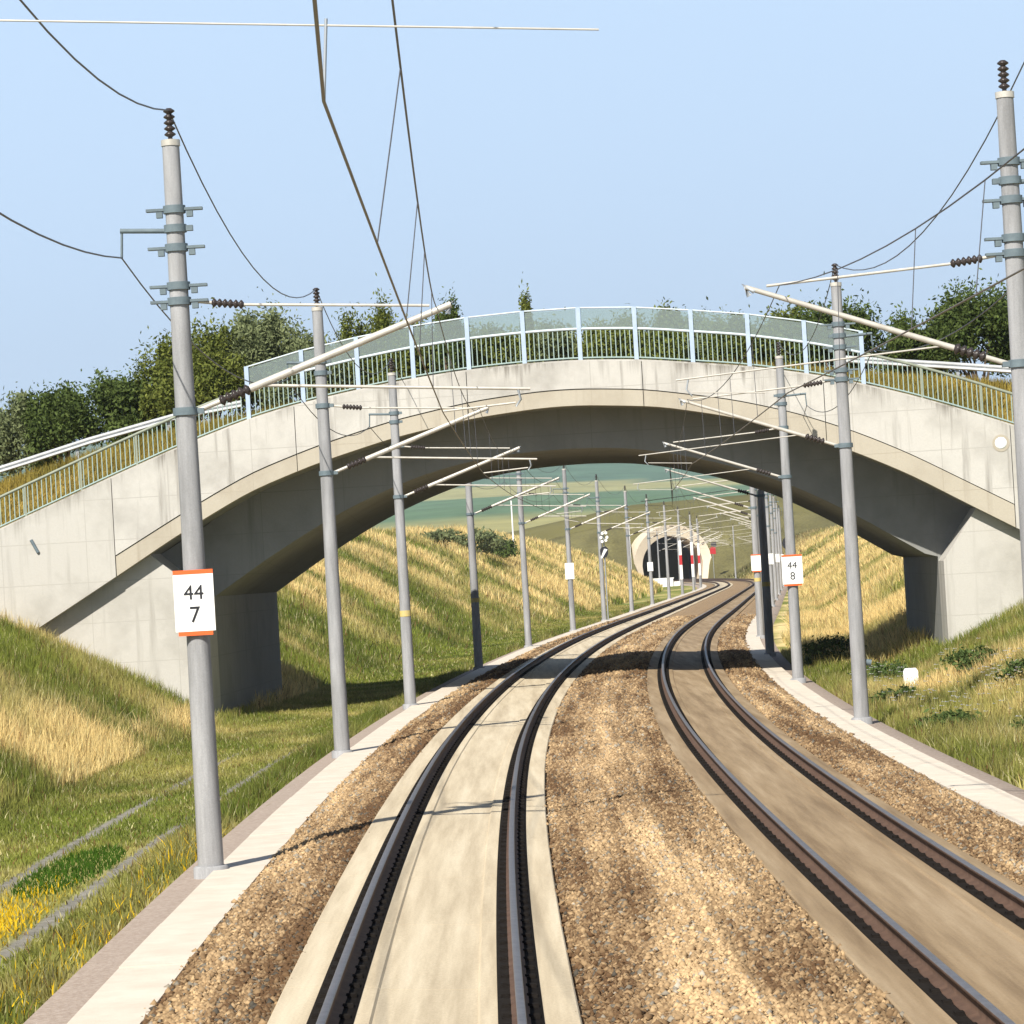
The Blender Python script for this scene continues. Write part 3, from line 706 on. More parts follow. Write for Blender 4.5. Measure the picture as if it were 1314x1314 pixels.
# ------------------------------------------------------------------ masts and overhead line
HW = 1.0
def insul(m, p0, p1, r=.07, n=6, mi=0):
    prof = []
    for i in range(n):
        a = i / n; prof += [(a + .02 / n, r * .45), (a + .35 / n, r), (a + .55 / n, r), (a + .95 / n, r * .45)]
    return m.lathe_along(p0, p1, prof, 10, mi)
HM = 9.44
def mast_meshes(wire_x, flip, th=1.0):
    """parts in the mast's own frame: x towards its track, z up from the walkway (0 = base, .31 below rail top)"""
    D = .31; P = {}
    P['pole'] = (MB().tube([(0, 0, -.6), (0, 0, 0), (0, 0, 4.6), (0, 0, HM)], [.172, .170, .142, .112], 18), 'mast_concrete')
    P['footing'] = (MB().tube([(0, 0, -.5), (0, 0, .04), (0, 0, .06)], [.235, .23, .20], 16), 'mast_concrete')
    m = MB().tube([(0, 0, HM), (0, 0, HM + .08)], .125, 14); P['cap'] = (m, 'tube_alu')
    m = MB().tube([(0, 0, HM + .07), (0, 0, HM + .14)], .03, 8, 0); insul(m, (0, 0, HM + .12), (0, 0, HM + .50), .075, 5); P['top_insulator'] = (m, 'insulator')
    # stay
    m = MB().tube([(.12, 0, 7.1 + D), (.42, 0, 7.06 + D)], .025, 6); m.tube([(.84, 0, 7.01 + D), (wire_x - .1, 0, 6.86 + D)], .021, 6); P['stay'] = (m, 'tube_alu')
    P['stay_insulator'] = (insul(MB(), (.42, 0, 7.06 + D), (.84, 0, 7.01 + D), .06, 6), 'insulator')
    a = Vector((.15, 0, 5.66 + D)); b = Vector((wire_x + .18, 0, 6.86 + D))
    m = MB().tube([a, a.lerp(b, .09)], .035, 8); m.tube([a.lerp(b, .21), b], [.062 * th, .05 * th], 10); P['strut'] = (m, 'tube_alu')
    P['strut_insulator'] = (insul(MB(), a.lerp(b, .09), a.lerp(b, .21), .075, 5), 'insulator')
    m = MB().tube([b + Vector((-.12, 0, -.06)), b + Vector((.02, 0, .02)), b + Vector((-.05, 0, -.12))], .04, 6); P['wire_clamp'] = (m, 'galv')
    e0 = a.lerp(b, .24)
    if not flip:
        e1 = Vector((wire_x + 1.15, 0, 5.70 + D))
        dp = e1 + Vector((-.16, 0, 0)); sa = Vector((wire_x, 0, 5.45 + D))
    else:
        e1 = Vector((wire_x - .05, 0, 5.82 + D)); dp = e0.lerp(e1, .55); sa = Vector((wire_x, 0, 5.45 + D))
    P['registration_tube'] = (MB().tube([e0, e1], .027 * th ** 2, 8), 'tube_alu')
    m = MB().tube([dp, dp + Vector((.03, 0, -.13)), dp + Vector((-.04, 0, -.22))], .018 * th, 6); P['drop_bracket'] = (m, 'galv')
    P['steady_arm'] = (MB().tube([dp + Vector((-.04, 0, -.17)), sa + Vector((0, 0, .02))], .020 * th ** 2, 6), 'tube_alu')
    m = MB().tube([(0, .0, 8.02 + D), (-.72, 0, 8.06 + D)], .035, 6); m.tube([(-.70, 0, 8.05 + D), (-.72, 0, 7.70 + D)], .018, 5); P['return_arm'] = (m, 'dark_steel')
    return {k: (mb.mesh(k, mt)) for k, (mb, mt) in P.items()}
def collar(r, wide):
    m = MB().tube([(0, 0, -.05), (0, 0, .05)], r, 14)
    if wide:
        for sx in (-1, 1):
            m.box((sx * (r + .10), 0, .0), (.24, .12, .035)); m.box((sx * (r + .05), 0, -.05), (.08, .1, .1))
    else:
        m.box((r + .03, 0, 0), (.1, .1, .07))
    return m.mesh('collar', 'dark_steel')
MM = {}
for fl in (False, True): MM[fl] = mast_meshes(3.35 if not fl else 3.2, fl, .88)
MM['right'] = mast_meshes(3.35, False, .66)
MM['slim'] = mast_meshes(3.3, False, .42)
COLLARS = {(h, wd): collar(.172 - .060 * h / HM + .03, wd) for h, wd in ((8.61, 1), (8.36, 0), (8.11, 1), (7.61, 1), (7.41, 1), (5.97, 0), (7.41, 0), (8.11, 0), (2.2, 0))}
def text_mesh(txt, size):
    cu = bpy.data.curves.new('lettering', 'FONT'); cu.body = txt; cu.size = size; cu.align_x = 'CENTER'; cu.align_y = 'CENTER'; cu.extrude = .004
    o = bpy.data.objects.new('lettering', cu); COL.objects.link(o)
    dg = bpy.context.evaluated_depsgraph_get(); me = bpy.data.meshes.new_from_object(o.evaluated_get(dg)); me.name = 'lettering'
    bpy.data.objects.remove(o); me.materials.clear(); me.materials.append(MATS['plate_black']); return me
def plate(mast, h, wd, ht, up=None, low=None, rz=0, stripes=True):
    p = MB().box((0, 0, 0), (wd, .02, ht)).build('number_plate', 'plate_white', mast); p.location = (0, 0, h); p.rotation_euler = (0, 0, rz)
    p.location = Vector((math.sin(rz) * .19, -math.cos(rz) * .19, h))
    if stripes:
        for z in (ht / 2 + .028, -ht / 2 - .028):
            MB().box((0, 0, z), (wd * (1 if z > 0 else .86), .024, .055)).build('red_stripe', 'plate_red', p)
    for tx, z, sz in ((up, ht * .17, ht * .36), (low, -ht * .22, ht * .40)):
        if tx:
            o = link('lettering', text_mesh(tx, sz), p); o.location = (0, -.014, z); o.rotation_euler = (math.pi / 2, 0, 0)
    return p
MY_L = [14.4, 42.6, 69.7, 93.3, 126.5, 158, 192, 222, 258, 294, 332, 370, 410, 450, 490, 530, 570, 610]
MY_R = [42.6, 71.3, 96.3, 123.5, 152, 181, 212, 246, 282, 320, 360, 402, 446, 492, 538, 584]
OrdL = ['', 'with plate 44 over 7, nearest on the left', 'second from the front on the left, before the bridge', 'third from the front on the left, just before the bridge']
ordn = ['first', 'second', 'third', 'fourth', 'fifth', 'sixth', 'seventh', 'eighth', 'ninth', 'tenth', 'eleventh', 'twelfth', 'thirteenth', 'fourteenth', 'fifteenth']
EXTRA = {6: 'with a blank white plate', 9: 'with a white plate'}
def make_mast(s, side, i, lab, wide, flip):
    d = -3.17 if side < 0 else SP + (3.17 if i else 2.88)
    t = empty('catenary_mast', at(s, d, -.31), hd(s) + (0 if side < 0 else math.pi), label=lab, category='mast', group='concrete catenary masts along the railway')
    for k, me in MM['slim' if side < 0 and i == 0 else ('right' if side > 0 and not flip else flip)].items():
        if side < 0 and i == 0 and k in ('drop_bracket', 'steady_arm'): continue
        if s > 330 and k in ('drop_bracket', 'wire_clamp', 'return_arm'): continue
        link(k, me, t)
    hs = ((8.61, 1), (8.36, 0), (8.11, 1), (7.61, 1), (7.41, 1), (5.97, 0)) if wide else ((8.36, 0), (8.11, 0), (7.41, 0), (5.97, 0))
    if i == 0 and side < 0: link('hanger', MB().tube([(3.25, 0, 6.125), (3.22, 0, 5.76)], .008, 5).mesh('hanger', 'galv'), t)
    if s < 330:
        for h, wd in hs: link('collar', COLLARS[(h, wd)], t, (0, 0, h))
    return t
masts = {}
for i, s in enumerate(MY_L):
    if i == 0: lab = 'catenary mast just outside the frame whose thin cantilever crosses the upper left sky'
    elif i < 4: lab = 'grey concrete catenary mast ' + OrdL[i]
    else:
        lab = f'grey concrete catenary mast, {ordn[i - 4]} beyond the bridge on the left of the tracks'
        if i in EXTRA: lab = f'grey mast {EXTRA[i]}, {ordn[i - 4]} one beyond the bridge on the left'
    t = make_mast(s, -1, i, lab, i in (0, 1), i in (5, 9)); masts['L', i] = t
for i, s in enumerate(MY_R):
    lab = ['tall concrete catenary mast cut by the right edge of the picture, nearest on the right', 'grey concrete catenary mast, second on the right, standing by the white marker post', 'grey catenary mast with number plate 44 over 8, right of the tracks before the bridge'][i] if i < 3 else f'grey concrete catenary mast, {ordn[i - 3]} beyond the bridge on the right of the tracks'
    masts['R', i] = make_mast(s, 1, i, lab, i in (0, 1), i == 5)
plate(masts['L', 1], 3.48, .52, .74, '44', '7', rz=-hd(42.6) - .03)
p = plate(masts['R', 2], 3.22, .60, .80, '44', '8', rz=math.pi - hd(96.3))
plate(masts['R', 4], 3.4, .5, .7, None, None, rz=math.pi, stripes=True)
plate(masts['L', 6], 3.5, .52, .95, None, None, stripes=False)
plate(masts['L', 9], 3.4, .5, .8, None, None, stripes=False)
for k in (7, 9, 11): plate(masts['R', k], 3.5, .5, .8, None, None, rz=math.pi, stripes=False)
for k in (11, 12, 13):
    t = masts['L', k]; b = MB().box((0, -.2, 3.9), (.30, .04, 4.4)).build('marker_board', 'plate_white', t)
    MB().box((0, -.205, 3.9), (.32, .06, 1.1)).build('red_field', 'board_red', b)
for k in (('L', 3), ('L', 4), ('R', 3), ('R', 4)):
    MB().tube([(0, 0, 2.55), (0, 0, 2.72)], .163, 18).build('yellow_band', 'yellow_band', masts[k])
MB().tube([(-.16, -.06, 1.25), (-.28, -.06, 1.22)], .07, 8).build('junction_box', 'dark_steel', masts['R', 1])

# wires
def span(p, q, sag, n=14):
    p, q = Vector(p), Vector(q)
    return [p.lerp(q, i / n) + Vector((0, 0, -sag * 4 * (i / n) * (1 - i / n))) for i in range(n + 1)]
def catenary(dt, MYs, mast_d, sgn, lab, flips, pre):
    root = empty('catenary', at(MYs[1], dt, 5.4), label=lab, category='overhead wire', group='overhead contact lines of the two tracks')
    inv = Matrix.Translation(-root.location)
    def wx(i): return mast_d + sgn * (3.35 if not flips(i) else 3.2)
    mw, cw, dr = [], [], []
    pts = [(s, wx(i), wx(i) - .02) for i, s in enumerate(MYs)]
    if pre: pts = pre + pts
    if dt == 0: pts[1] = (pts[1][0], .05, .32)
    for (s0, d0, m0), (s1, d1, m1) in zip(pts[:-1], pts[1:]):
        sg = .55 if s1 - s0 < 60 else .8
        M = span(at(s0, m0, 6.86), at(s1, m1, 6.86), sg * .9)[:-1]; Cc = span(at(s0, d0, 5.45), at(s1, d1, 5.45), .03)[:-1]
        mw += M; cw += Cc
        if s0 < 230:
            for k in (3, 6, 8, 11): dr.append((M[k], Cc[k]))
    for nm, pp, r_, mt in (('messenger_wire', mw, .0075, 'wire'), ('contact_wire', cw, .0085, 'copper_wire')):
        o = MB().tube(pp, r_, 6, 0, False).build(nm, mt, root); o.matrix_parent_inverse = inv
    for a, b in dr:
        o = MB().tube([a, b], .005, 5, 0, False).build('dropper', 'wire', root); o.matrix_parent_inverse = inv
catenary(0, MY_L, -3.17, 1, 'contact and messenger wires with droppers over the left track', lambda i: i in (5, 9), [(-12, .75, .6)])
catenary(SP, MY_R, SP + 3.17, -1, 'contact and messenger wires with droppers over the right track', lambda i: i == 5, [(15.8, SP + .15, SP + .4), (-12, SP, SP + .3)][::-1])
def line(dd, hz, MYs, sag, name, lab, r=.011, last=600):
    pp = []
    Y = [y for y in MYs if y < last]
    for s0, s1 in zip(Y[:-1], Y[1:]): pp += span(at(s0, dd, hz), at(s1, dd, hz), sag)[:-1]
    MB().tube(pp, r, 6, 0, False).build(name, 'wire', label=lab, category='overhead wire', group='feeder and return wires on the masts')
line(-3.17, 9.60, [-11] + MY_L, 1.0, 'feeder_wire', 'thin feeder wire sagging between the tops of the left masts')
line(SP + 3.17, 9.60, [-11, 15.8] + MY_R, 1.0, 'feeder_wire', 'thin feeder wire sagging between the tops of the right masts')
line(-3.89, 7.71, [-11] + MY_L, .65, 'return_wire', 'return wire hanging from short arms on the outside of the left masts')
line(SP + 3.89, 7.71, [-11, 15.8] + MY_R, .65, 'return_wire', 'return wire hanging from short arms on the outside of the right masts')

# ------------------------------------------------------------------ tunnel portal
s0 = 634.0; dc = 2.4
tp = empty('tunnel_portal', at(s0, dc, -.3), hd(s0), label='round cream concrete tunnel mouth at the far end of the line', category='tunnel')
def arch(rw, rh, n=36, zb=-.6):
    P = [(-rw * .94, zb)]
    for i in range(n + 1):
        a = math.pi + (i / n) * -math.pi
        q = 1.12
        P.append((rw * math.cos(a) * (1.0), 3.2 + (rh - 3.2) * math.sin(a)))
    P.append((rw * .94, zb)); return P
oi, oo = arch(5.9, 8.9), arch(7.6, 11.0)
m = MB(); n = len(oi)
for y0, y1 in ((0.0, 15.0),):
    A = [(x, y0, z) for x, z in oo]; B = [(x, y0 + .8, z) for x, z in oi]; Cc = [(x, y1, z) for x, z in oi]; Dd = [(x, y1, z) for x, z in oo]
    for P, Q in ((A, B), (B, Cc), (Dd, A)):
        m.add(P + Q, [(i, i + 1, n + i + 1, n + i) for i in range(n - 1)], 0, True)
m.build('portal_ring', 'portal_concrete', tp)
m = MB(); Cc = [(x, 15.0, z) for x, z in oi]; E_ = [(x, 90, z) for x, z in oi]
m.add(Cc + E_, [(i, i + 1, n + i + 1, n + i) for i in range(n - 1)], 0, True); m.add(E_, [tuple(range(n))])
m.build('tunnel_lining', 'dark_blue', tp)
m = MB(); hwp = [(-16, -1), (-16, 4.5), (-11, 8.5), (-7.0, 11.0), (-4, 12.0), (0, 12.4), (4, 12.0), (7, 11.0), (11, 8.5), (15, 5), (15, -1)]
# head wall left and right of the ring
for sg in (-1, 1):
    m.prism([(sg * 6.6, -1), (sg * 6.9, 6), (sg * 9.5, 5.0), (sg * 11, 3.2), (sg * 12, -1)], lambda x, z: (x, 6.0, z), lambda x, z: (x, 7.5, z))
m.build('head_wall', 'portal_concrete', tp)
m = MB()
for q in range(8):
    y = -70 + q * 0
m = MB().box((0, 0, .35), (6.4, .5, 1.7)).box((0, .02, 1.28), (6.7, .62, .16)).box((3.8, .3, .1), (1.2, .4, 1.1))
wl = m.build('low_wall', 'white_paint', loc=at(560, -8.3, -.55), rz=hd(560), label='low white wall on the grass in front of the tunnel mouth', category='wall')
# red flag board by the right side of the portal
t = empty('red_board', at(622, 8.6, -.4), hd(622), label='small red board on a post at the right shoulder of the tunnel mouth', category='sign')
MB().tube([(0, 0, -.5), (0, 0, 5.4)], .06, 8).build('post', 'galv', t)
MB().prism([(-.55, 5.0), (.55, 4.9), (.55, 6.2), (-.2, 6.35), (-.55, 6.0)], lambda x, z: (x, -.08, z), lambda x, z: (x, -.04, z)).build('board', 'board_red', t)
MB().prism([(-.3, 6.5), (.75, 6.25), (.75, 7.3), (-.3, 7.1)], lambda x, z: (x, -.08, z), lambda x, z: (x, -.04, z)).build('upper_board', 'plate_black', t)
# signals
t = empty('signal', at(221, -3.45, -.3), hd(221), label='black railway signal with white bar and pale lamp hoods beside a left mast', category='signal')
MB().tube([(.62, -.2, -.4), (.62, -.2, 5.8)], .045, 8).build('post', 'galv', t)
MB().prism([(.34, 4.45), (.48, 4.2), (.74, 4.25), (.88, 4.5), (.88, 4.85), (.74, 5.0), (.46, 4.95), (.34, 4.8)], lambda x, z: (x, -.32, z), lambda x, z: (x, -.25, z)).build('target_board', 'plate_black', t)
MB().prism([(.36, 4.22), (.46, 4.2), (.84, 4.78), (.62, 4.84)], lambda x, z: (x, -.35, z), lambda x, z: (x, -.325, z)).build('white_bar', 'plate_white', t)
lh = MB().lathe_along((0, 0, 0), (0, -.22, -.02), [(0, .09), (.4, .1), (1, .1)], 10).mesh('lamp_hood', 'plate_white')
for x, z in ((.52, 5.35), (.78, 5.42), (.46, 5.62), (.86, 5.62), (.56, 5.9), (.80, 5.92)):
    o = link('lamp_hood', lh, t, (x, -.25, z))
t = empty('signal', at(400, 8.6, -.4), hd(400), label='dark oval signal head on a post right of the far tracks', category='signal')
MB().tube([(0, 0, -.4), (0, 0, 4.8)], .07, 8).build('post', 'galv', t)
MB().prism([(.4 * math.cos(a), 5.3 + .65 * math.sin(a)) for a in np.linspace(0, 2 * math.pi, 16, endpoint=False)], lambda x, z: (x, -.2, z), lambda x, z: (x, -.06, z)).build('head', 'plate_black', t)
# white marker post on the right verge
t = empty('marker_post', (10.2, 86, float(terrain(86, 10.7)) - .05), -.03, label='short white marker post in the grass below the right bridge abutment', category='marker post')
MB().tube([(0, 0, -.2), (0, 0, .35)], .035, 8).build('stake', 'galv', t)
MB().prism([(-.13, .12), (.13, .12), (.19, .35), (.19, .70), (.14, .78), (-.14, .78), (-.19, .70), (-.19, .35)], lambda x, z: (x, -.10, z), lambda x, z: (x, .05, z)).build('plate', 'plate_white', t)
# slim white poles on the left bank
for (s, d, h, lb) in ((331, -18.6, 6.2, 'slim white pole standing on the crest of the left bank'), (540, -13, 8.5, 'slim pale pole left of the tunnel mouth')):
    z = float(terrain(s, d)); t = empty('slim_pole', at(s, d, z - .3), label=lb, category='pole')
    MB().tube([(0, 0, 0), (0, 0, h + .3)], [.10, .07], 10).build('shaft', 'white_paint', t)
    MB().tube([(0, 0, h + .3), (0, 0, h + .38)], .09, 10).build('cap', 'galv', t)

# ------------------------------------------------------------------ grass
def blades(name, s, d, z, h, wd, tint, label, lean=.35, world=None):
    n = len(s); P = at_np(s, d, z) if world is None else world
    a = RNG.uniform(0, 6.283, n); w2 = np.stack([np.cos(a), np.sin(a), 0 * a], -1) * (wd / 2)[:, None]
    la = RNG.uniform(0, 6.283, n); ll = np.abs(RNG.normal(0, lean, n)) * h
    ld = np.stack([np.cos(la) * ll, np.sin(la) * ll, 0 * la], -1)
    up = np.zeros((n, 3)); up[:, 2] = h
    P = P.copy(); P[:, 2] -= .03
    v = np.stack([P - w2, P + w2, P + up * .55 + ld * .35 + w2 * .8, P + up * .55 + ld * .35 - w2 * .8, P + up + ld], 1)
    i = np.arange(n)[:, None] * 5
    F_ = np.concatenate([i + np.array([[0, 1, 2]]), i + np.array([[0, 2, 3]]), i + np.array([[3, 2, 4]])], 1).reshape(-1, 3)
    T = np.repeat(np.clip(tint, 0, 1), 5, 0)
    me = np_mesh(name, v.reshape(-1, 3), 3, F_, 'grass_blades', T)
    return link(name, me, label=label, category='grass', kind='stuff')
def in_bridge(P, pad=0.0):
    q = P - np.array(BP); x = q @ np.array(BE); w_ = q @ np.array(BN)
    return x, w_
def region(s0, s1, d0, d1, per):
    n = int((s1 - s0) * (d1 - d0) * per); return RNG.uniform(s0, s1, n), RNG.uniform(d0, d1, n)
def bank(name, regs, label):
    S_, D_, H_, W_ = [], [], [], []
    for s0, s1, d0, d1, per, h, wd in regs:
        s, d = region(s0, s1, d0, d1, per)
        S_.append(s); D_.append(d); H_.append(np.full(len(s), h)); W_.append(np.full(len(s), wd))
    s = np.concatenate(S_); d = np.concatenate(D_); h = np.concatenate(H_); wd = np.concatenate(W_)
    z = terrain(s, d); P = at_np(s, d, z); x, w_ = in_bridge(P)
    ok = ~((w_ > .3) & (w_ < 19) & ((x < -9.7) | (x > 12.5))) & ~((w_ > -.2) & (w_ < 21) & ((x < -15.5) | (x > 18)))
    s, d, h, wd, z = s[ok], d[ok], h[ok], wd[ok], z[ok]
    t = tints(s, d, .22); st = straw(s, d)
    h = h * RNG.uniform(.5, 1.25, len(s)) * (.75 + .5 * fbm(s / 1.6, d / 1.6, 55, 2)) * (.8 + .4 * st)
    blades(name, s, d, z, h, wd * RNG.uniform(.6, 1.3, len(s)), t, label)
bank('bank_grass', [(32, 52, -16, -9.0, 120, .46, .024), (52, 105, -18.5, -9.0, 250, .46, .020), (105, 150, -19, -9.2, 110, .48, .03), (150, 240, -21, -9, 60, .6, .05), (240, 380, -26, -9, 22, .7, .09), (380, 620, -26, -9, 7, .7, .16)], 'tall green and straw-coloured grass covering the left cutting slope')
bank('bank_grass', [(28, 42, 8.7, 15.5, 160, .44, .022), (42, 100, 8.7, 17.5, 250, .46, .020), (100, 150, 9.0, 20, 110, .5, .03), (150, 250, 9.5, 24, 50, .65, .05), (250, 400, 10, 28, 18, .7, .09), (400, 620, 10, 28, 6, .7, .16)], 'tall straw and green grass covering the right cutting slope')
# verge with wheel tracks
s, d = region(25, 130, -9.0, -3.75, 260)
s_, d_ = region(130, 330, -9.2, -3.75, 60); s = np.concatenate([s, s_]); d = np.concatenate([d, d_])
ok = (np.minimum(np.abs(d + 5.0), np.abs(d + 6.5)) > (.04 + .20 * RNG.random(len(s))) * sstep(fbm(s / 3.0, d, 71, 2), .25, .5) * (1 - .75 * sstep(s, 62, 85)))
s, d = s[ok], d[ok]
tall = np.exp(-((d + 4.15) / .45) ** 2)
h = (.11 + .24 * tall * fbm(s / 2.0, d, 66, 2) * 1.6 + .12 * sstep(-d, 7.6, 8.8)) * RNG.uniform(.6, 1.3, len(s))
t = tints(s, d, .2)
gk = np.exp(-((s - 48 ) / 4.0) ** 2) * np.exp(-((d + 5.75) / .6) ** 2)
t = t * (1 - tall[:, None] * .35) + np.array([.05, .085, .012]) * (tall * .35)[:, None]
t = np.where((gk > .35)[:, None], np.array([.05, .11, .01]) * RNG.uniform(.8, 1.3, (len(s), 1)), t)
fl = (np.exp(-((s - 39.5) / 4.6) ** 2) * np.exp(-((d + 5.8) / .62) ** 2) > RNG.random(len(s)) * .9 + .05) | ((tall > .5) & (RNG.random(len(s)) < .10) & (s < 52))
t = np.where(fl[:, None], np.array([.78, .52, .02]) * RNG.uniform(.8, 1.1, (len(s), 1)), t)
blades('verge_grass', s, d, terrain(s, d), h * np.where(s > 130, 1.3, 1), np.where(s > 130, .06, .022), t, 'short green and brown grass with yellow flowers along the service track', .5)
# tufts at the right walkway edge
s, d = region(48, 130, SP + 3.7, SP + 4.5, 200)
blades('edge_weeds', s, d, terrain(s, d), .28 * RNG.uniform(.5, 1.3, len(s)), np.full(len(s), .022), tints(s, d, .2) * .9, 'green weeds at the outer edge of the right walkway', .4)
# white umbels on the right verge
s, d = region(56, 92, 8.8, 12.5, 3.2)
ok = fbm(s / 3, d / 2, 91, 2) > .48; s, d = s[ok], d[ok]
n = len(s); P = at_np(s, d, terrain(s, d) + RNG.uniform(.45, .75, n))
ar = np.arange(6) * math.pi / 3
ring = np.stack([np.cos(ar), np.sin(ar), 0 * ar], -1)
rr = RNG.uniform(.03, .07, n)
V = P[:, None, :] + ring[None] * rr[:, None, None]; V[:, ::2, 2] += .02
link('white_flowers', np_mesh('white_flowers', V.reshape(-1, 3), 6, np.arange(n * 6), 'grass_blades', np.full((n * 6, 3), .72)), kind='stuff', label='small white flower heads scattered in the grass below the right abutment', category='flowers')
# yellowish grass on the embankment beside the road
n = 52000; x = RNG.uniform(-19, 19, n); w_ = RNG.uniform(.7, 8.5, n) ; side = (np.abs(x - 1.45) > 4.5)
x, w_ = x[side], w_[side]; n = len(x)
P = np.array(BP)[None] + x[:, None] * np.array(BE) + w_[:, None] * np.array(BN); P[:, 2] = verge(x, w_)
q = fbm(x / 1.5, w_ / 1.5, 21, 3)[:, None]
t = np.array([.14, .135, .03]) * (1 - q) + np.array([.46, .34, .08]) * q; t = t * RNG.uniform(.7, 1.3, (n, 1))
blades('embankment_grass', x, w_, None, RNG.uniform(.2, .5, n), np.full(n, .03), t, 'golden grass on the bridge verge between parapet and guardrail', .4, world=P)

# ------------------------------------------------------------------ bushes and trees
def foliage_cloud(n, cx, rad, seed, leaf, col0, col1, upright=0.0, nb=14):
    """leaf faces gathered in clumps along upward limbs; returns verts, tint, clump centres"""
    g = np.random.default_rng(seed)
    cl = []
    for i in range(nb):
        a = g.uniform(0, 6.283); q = g.uniform(.15, 1.0) ** .6; el = g.uniform(-.15, 1.0)
        cl.append((math.cos(a) * q * rad[0] * math.sqrt(max(.05, 1 - max(el, 0) ** 2 * (.9 - .5 * upright))), math.sin(a) * q * rad[1] * math.sqrt(max(.05, 1 - max(el, 0) ** 2 * .8)), rad[2] * (.48 + .48 * el)))
    cl = np.array(cl)
    ids = g.integers(0, nb, n); cs_ = g.uniform(.16, .36, nb)
    p = cl[ids] + g.normal(0, 1, (n, 3)) * cs_[ids][:, None] * np.array([rad[0] * .62, rad[1] * .62, rad[2] * (.42 + .5 * upright)])
    spike = g.random(n) < .025
    p[spike] = cl[ids[spike]] + (cl[ids[spike]] - np.array([0, 0, rad[2] * .3])) * g.uniform(0, .38, (spike.sum(), 1)) * .75 + g.normal(0, .09, (spike.sum(), 3))
    p = p[p[:, 2] > -.1]; n = len(p)
    ax = g.normal(0, 1, (n, 3)); ax /= np.linalg.norm(ax, axis=1)[:, None]; ax[:, 2] = np.abs(ax[:, 2]) * (1 + upright)
    bx = np.cross(ax, g.normal(0, 1, (n, 3))); bx /= np.linalg.norm(bx, axis=1)[:, None] + 1e-6
    L = leaf * g.uniform(.6, 1.4, n)[:, None]
    v = np.stack([p - ax * L, p + bx * L * .42, p + ax * L, p - bx * L * .42], 1)
    k = g.random((n, 1)) * .6 + g.random((nb, 1))[ids[:n] if False else g.integers(0, nb, n)] * .4
    t = np.array(col0) * (1 - k) + np.array(col1) * k
    return v.reshape(-1, 3), np.repeat(t, 4, 0), cl
def bush(name, loc, rad, n, seed, label, col0, col1, leaf=.13, cat='bush', upright=0.0, group=None, nb=14):
    t = empty(name, loc, label=label, category=cat, group=group)
    v, tt, cl = foliage_cloud(n, None, rad, seed, leaf, col0, col1, upright, nb)
    link('crown', np_mesh('crown', v, 4, np.arange(len(v)), 'leaf', tt), t)
    m = MB()
    for c in cl[:9]:
        c = Vector(c); m.tube([(c.x * .05, c.y * .05, -.3), (c.x * .35, c.y * .35, c.z * .45), c], [.05 + .012 * rad[2], .035, .012], 5)
    m.build('trunk', 'bark', t)
G0, G1 = (.035, .060, .014), (.13, .17, .045)
S0, S1 = (.10, .125, .055), (.24, .27, .13)
Y0, Y1 = (.060, .085, .016), (.21, .23, .05)
BL = [  # x, depth, half width, height of top, tint, label
 (-17.4, 12, 1.6, 10.35, (S0, S1), 'pale grey-green bush at the left picture edge above the guardrail', 0),
 (-15.9, 11, 1.6, 10.5, (G0, G1), 'dark low bush above the left guardrail, second from the picture edge', 0),
 (-13.9, 11.5, 1.9, 10.7, (G0, G1), 'dark spreading bush above the left guardrail beside the taller thicket', 0),
 (-12.4, 11.5, 1.5, 11.8, (Y0, Y1), 'leafy bush just left of the mast with plate 44 over 7', 0),
 (-10.7, 10.5, 2.0, 12.2, (Y0, Y1), 'dense green bush right of the nearest left mast, behind the parapet', 0),
 (-8.7, 11.5, 2.0, 13.0, (S0, S1), 'tallest grey-green bush, behind the left end of the glass screen', 0),
 (-7.4, 10.0, 1.4, 11.7, (S0, S1), 'broad pale bush directly behind the first glass panels on the left', 0),
 (-6.0, 12, 1.05, 12.4, (Y0, Y1), 'upright narrow bush right of the second left mast top', 1),
 (-4.75, 12, 1.1, 12.5, (Y0, Y1), 'upright narrow bush left of the sloping messenger wire', 1),
 (-2.65, 11, .55, 12.6, (G0, G1), 'small spiky treelet rising above the screen by the wires', 1),
 (0.0, 11, .30, 12.45, (Y0, Y1), 'thin twig-like shrub tip above the screen left of the bridge crown', 1),
 (-4.2, 14, 2.0, 12.2, (Y0, Y1), 'low shrub seen through the glass below the upright bushes', 0),
 (-1.8, 14, 2.0, 11.9, (Y0, Y1), 'low shrub seen through the glass left of the crown', 0),
 (.7, 14.5, 1.9, 11.8, (S0, S1), 'low pale shrub seen through the glass at the bridge crown', 0),
 (2.9, 13.5, 2.0, 11.9, (Y0, Y1), 'low shrub seen through the glass just right of the crown', 0),
 (8.8, 13.5, 1.8, 11.8, (Y0, Y1), 'low green shrub filling the gap behind the right glass panels', 0),
 (5.5, 14, 1.9, 11.85, (S0, S1), 'low pale shrub between the two shrub tips right of the crown', 0),
 (4.7, 11, .8, 11.8, (Y0, Y1), 'shrub whose tip shows over the glass right of the crown', 0),
 (6.9, 13, 1.5, 11.75, (Y0, Y1), 'loose shrub row behind the right glass panels', 0),
 (10.2, 12, 2.0, 11.8, (G0, G1), 'dark bush behind the right end of the glass screen', 0),
 (12.9, 11.5, 1.5, 11.1, (G0, G1), 'rounded dark bush right of the second right mast', 0),
 (15.0, 11, 2.0, 12.1, (G0, G1), 'largest dark bush beside the mast at the right edge', 0),
 (17.8, 12, 1.5, 11.6, (G0, G1), 'dark bush behind the mast cut by the right edge', 0),
]
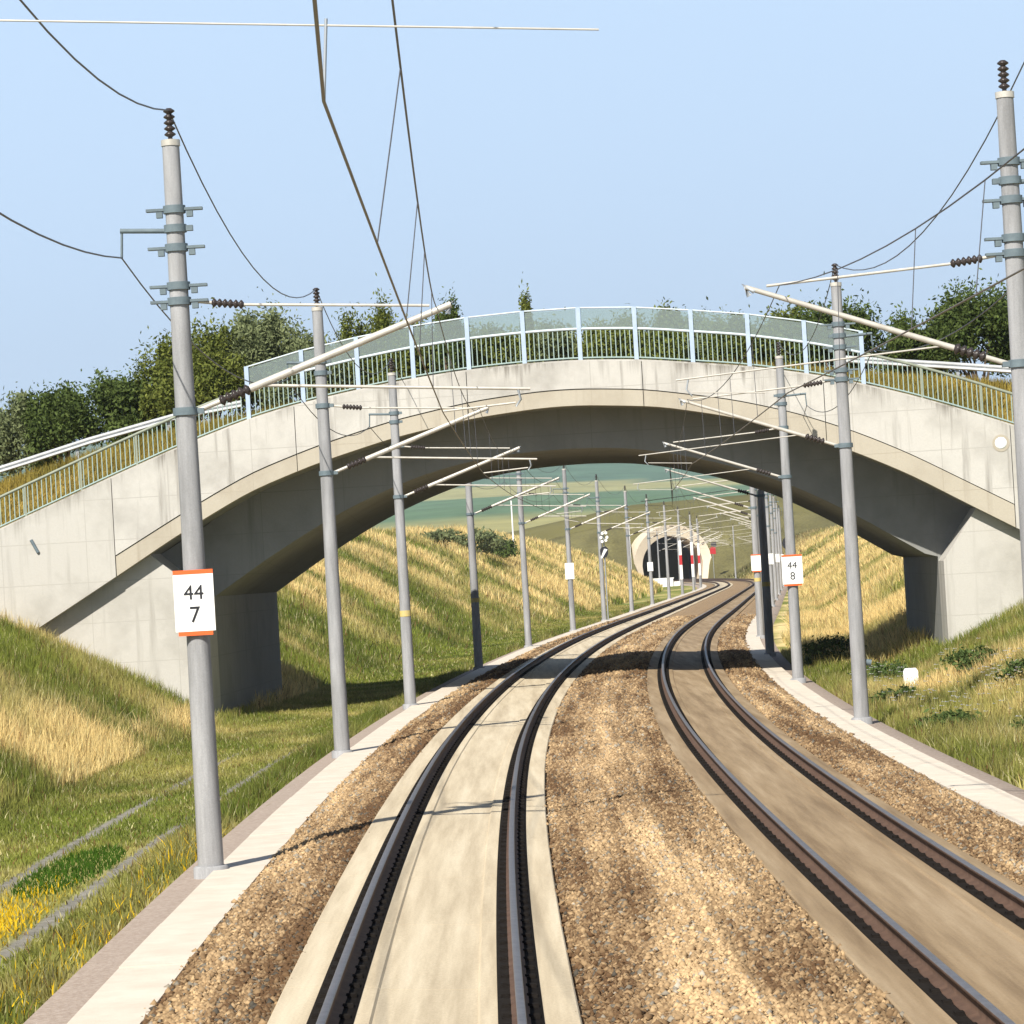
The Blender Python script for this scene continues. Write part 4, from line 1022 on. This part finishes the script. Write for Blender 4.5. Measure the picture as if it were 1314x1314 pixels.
for i, (x, dw, rw, ht, (c0, c1), lb, upr) in enumerate(BL):
    zb = float(road(x)) - .1
    ht_ = (ht - zb)
    bush('bush', br(x, zb, dw), (rw * .8, rw * .8, ht_ * .86), int(5000 + 3800 * rw * ht_ * .5), 100 + i, lb, c0, c1, leaf=.08 if not upr else .065, upright=.2 * upr, group='bushes growing on top of the bridge', nb=12 + int(4 * rw))
for i, (s, d, r_, h, lb) in enumerate(((300, -19.5, 2.8, 2.2, 'grey-green bush on the left bank crest, seen under the arch'), (312, -18.8, 2.2, 1.9, 'dark rounded bush right of the grey bush on the left bank crest'), (285, -21.0, 2.4, 1.4, 'low pale bush at the left end of the bank crest under the arch'))):
    bush('bush', at(s, d, float(terrain(s, d)) - .1), (r_, r_, h), 2200, 300 + i, lb, S0 if i != 1 else G0, S1 if i != 1 else G1, leaf=.2, group='bushes on the left bank')
for i, (s, d, r_, h, lb) in enumerate(((109, 9.4, .7, 1.0, 'green weed bush beside the bridge shadow right of the walkway'), (92, 10.2, .8, .7, 'dark green weed clump left of the white marker post'), (62, 10.6, .55, .55, 'dark green weed clump low on the right verge near the picture edge'), (118, 10.4, .8, .9, 'leafy weed clump on the right bank just past the bridge'), (78, 9.5, .7, .6, 'green weed clump at the walkway edge beside the second right mast'), (74, 12.2, .9, .6, 'grey-green weed clump on the slope below the right abutment'), (67, 9.4, .6, .5, 'leafy weed clump at the walkway edge nearest the right picture edge'), (84, 12.0, .8, .7, 'green weed clump just right of the white marker post'))):
    bush('weed_clump', at(s, d, float(terrain(s, d)) - .08), (r_, r_, h), 1300, 400 + i, lb, G0, (.12, .17, .05), leaf=.07, cat='weeds', group='weed clumps right of the line')

# ------------------------------------------------------------------ summer haze over the fields
def haze():
    m = bpy.data.materials.new('haze'); m.use_nodes = True; t = m.node_tree; o = t.nodes['Material Output']
    t.nodes.remove(t.nodes['Principled BSDF'])
    v = t.nodes.new('ShaderNodeVolumePrincipled'); v.inputs['Color'].default_value = (.82, .90, 1, 1)
    v.inputs['Density'].default_value = .00011; v.inputs['Anisotropy'].default_value = .2
    t.links.new(v.outputs[0], o.inputs['Volume']); MATS['haze'] = m
    z0, z1 = -7.5, 420
    MB().box((50, 2800, (z0 + z1) / 2), (3400, 5900, z1 - z0)).build('haze', 'haze', kind='stuff', label='thin summer haze over the distant fields', category='haze')
haze()
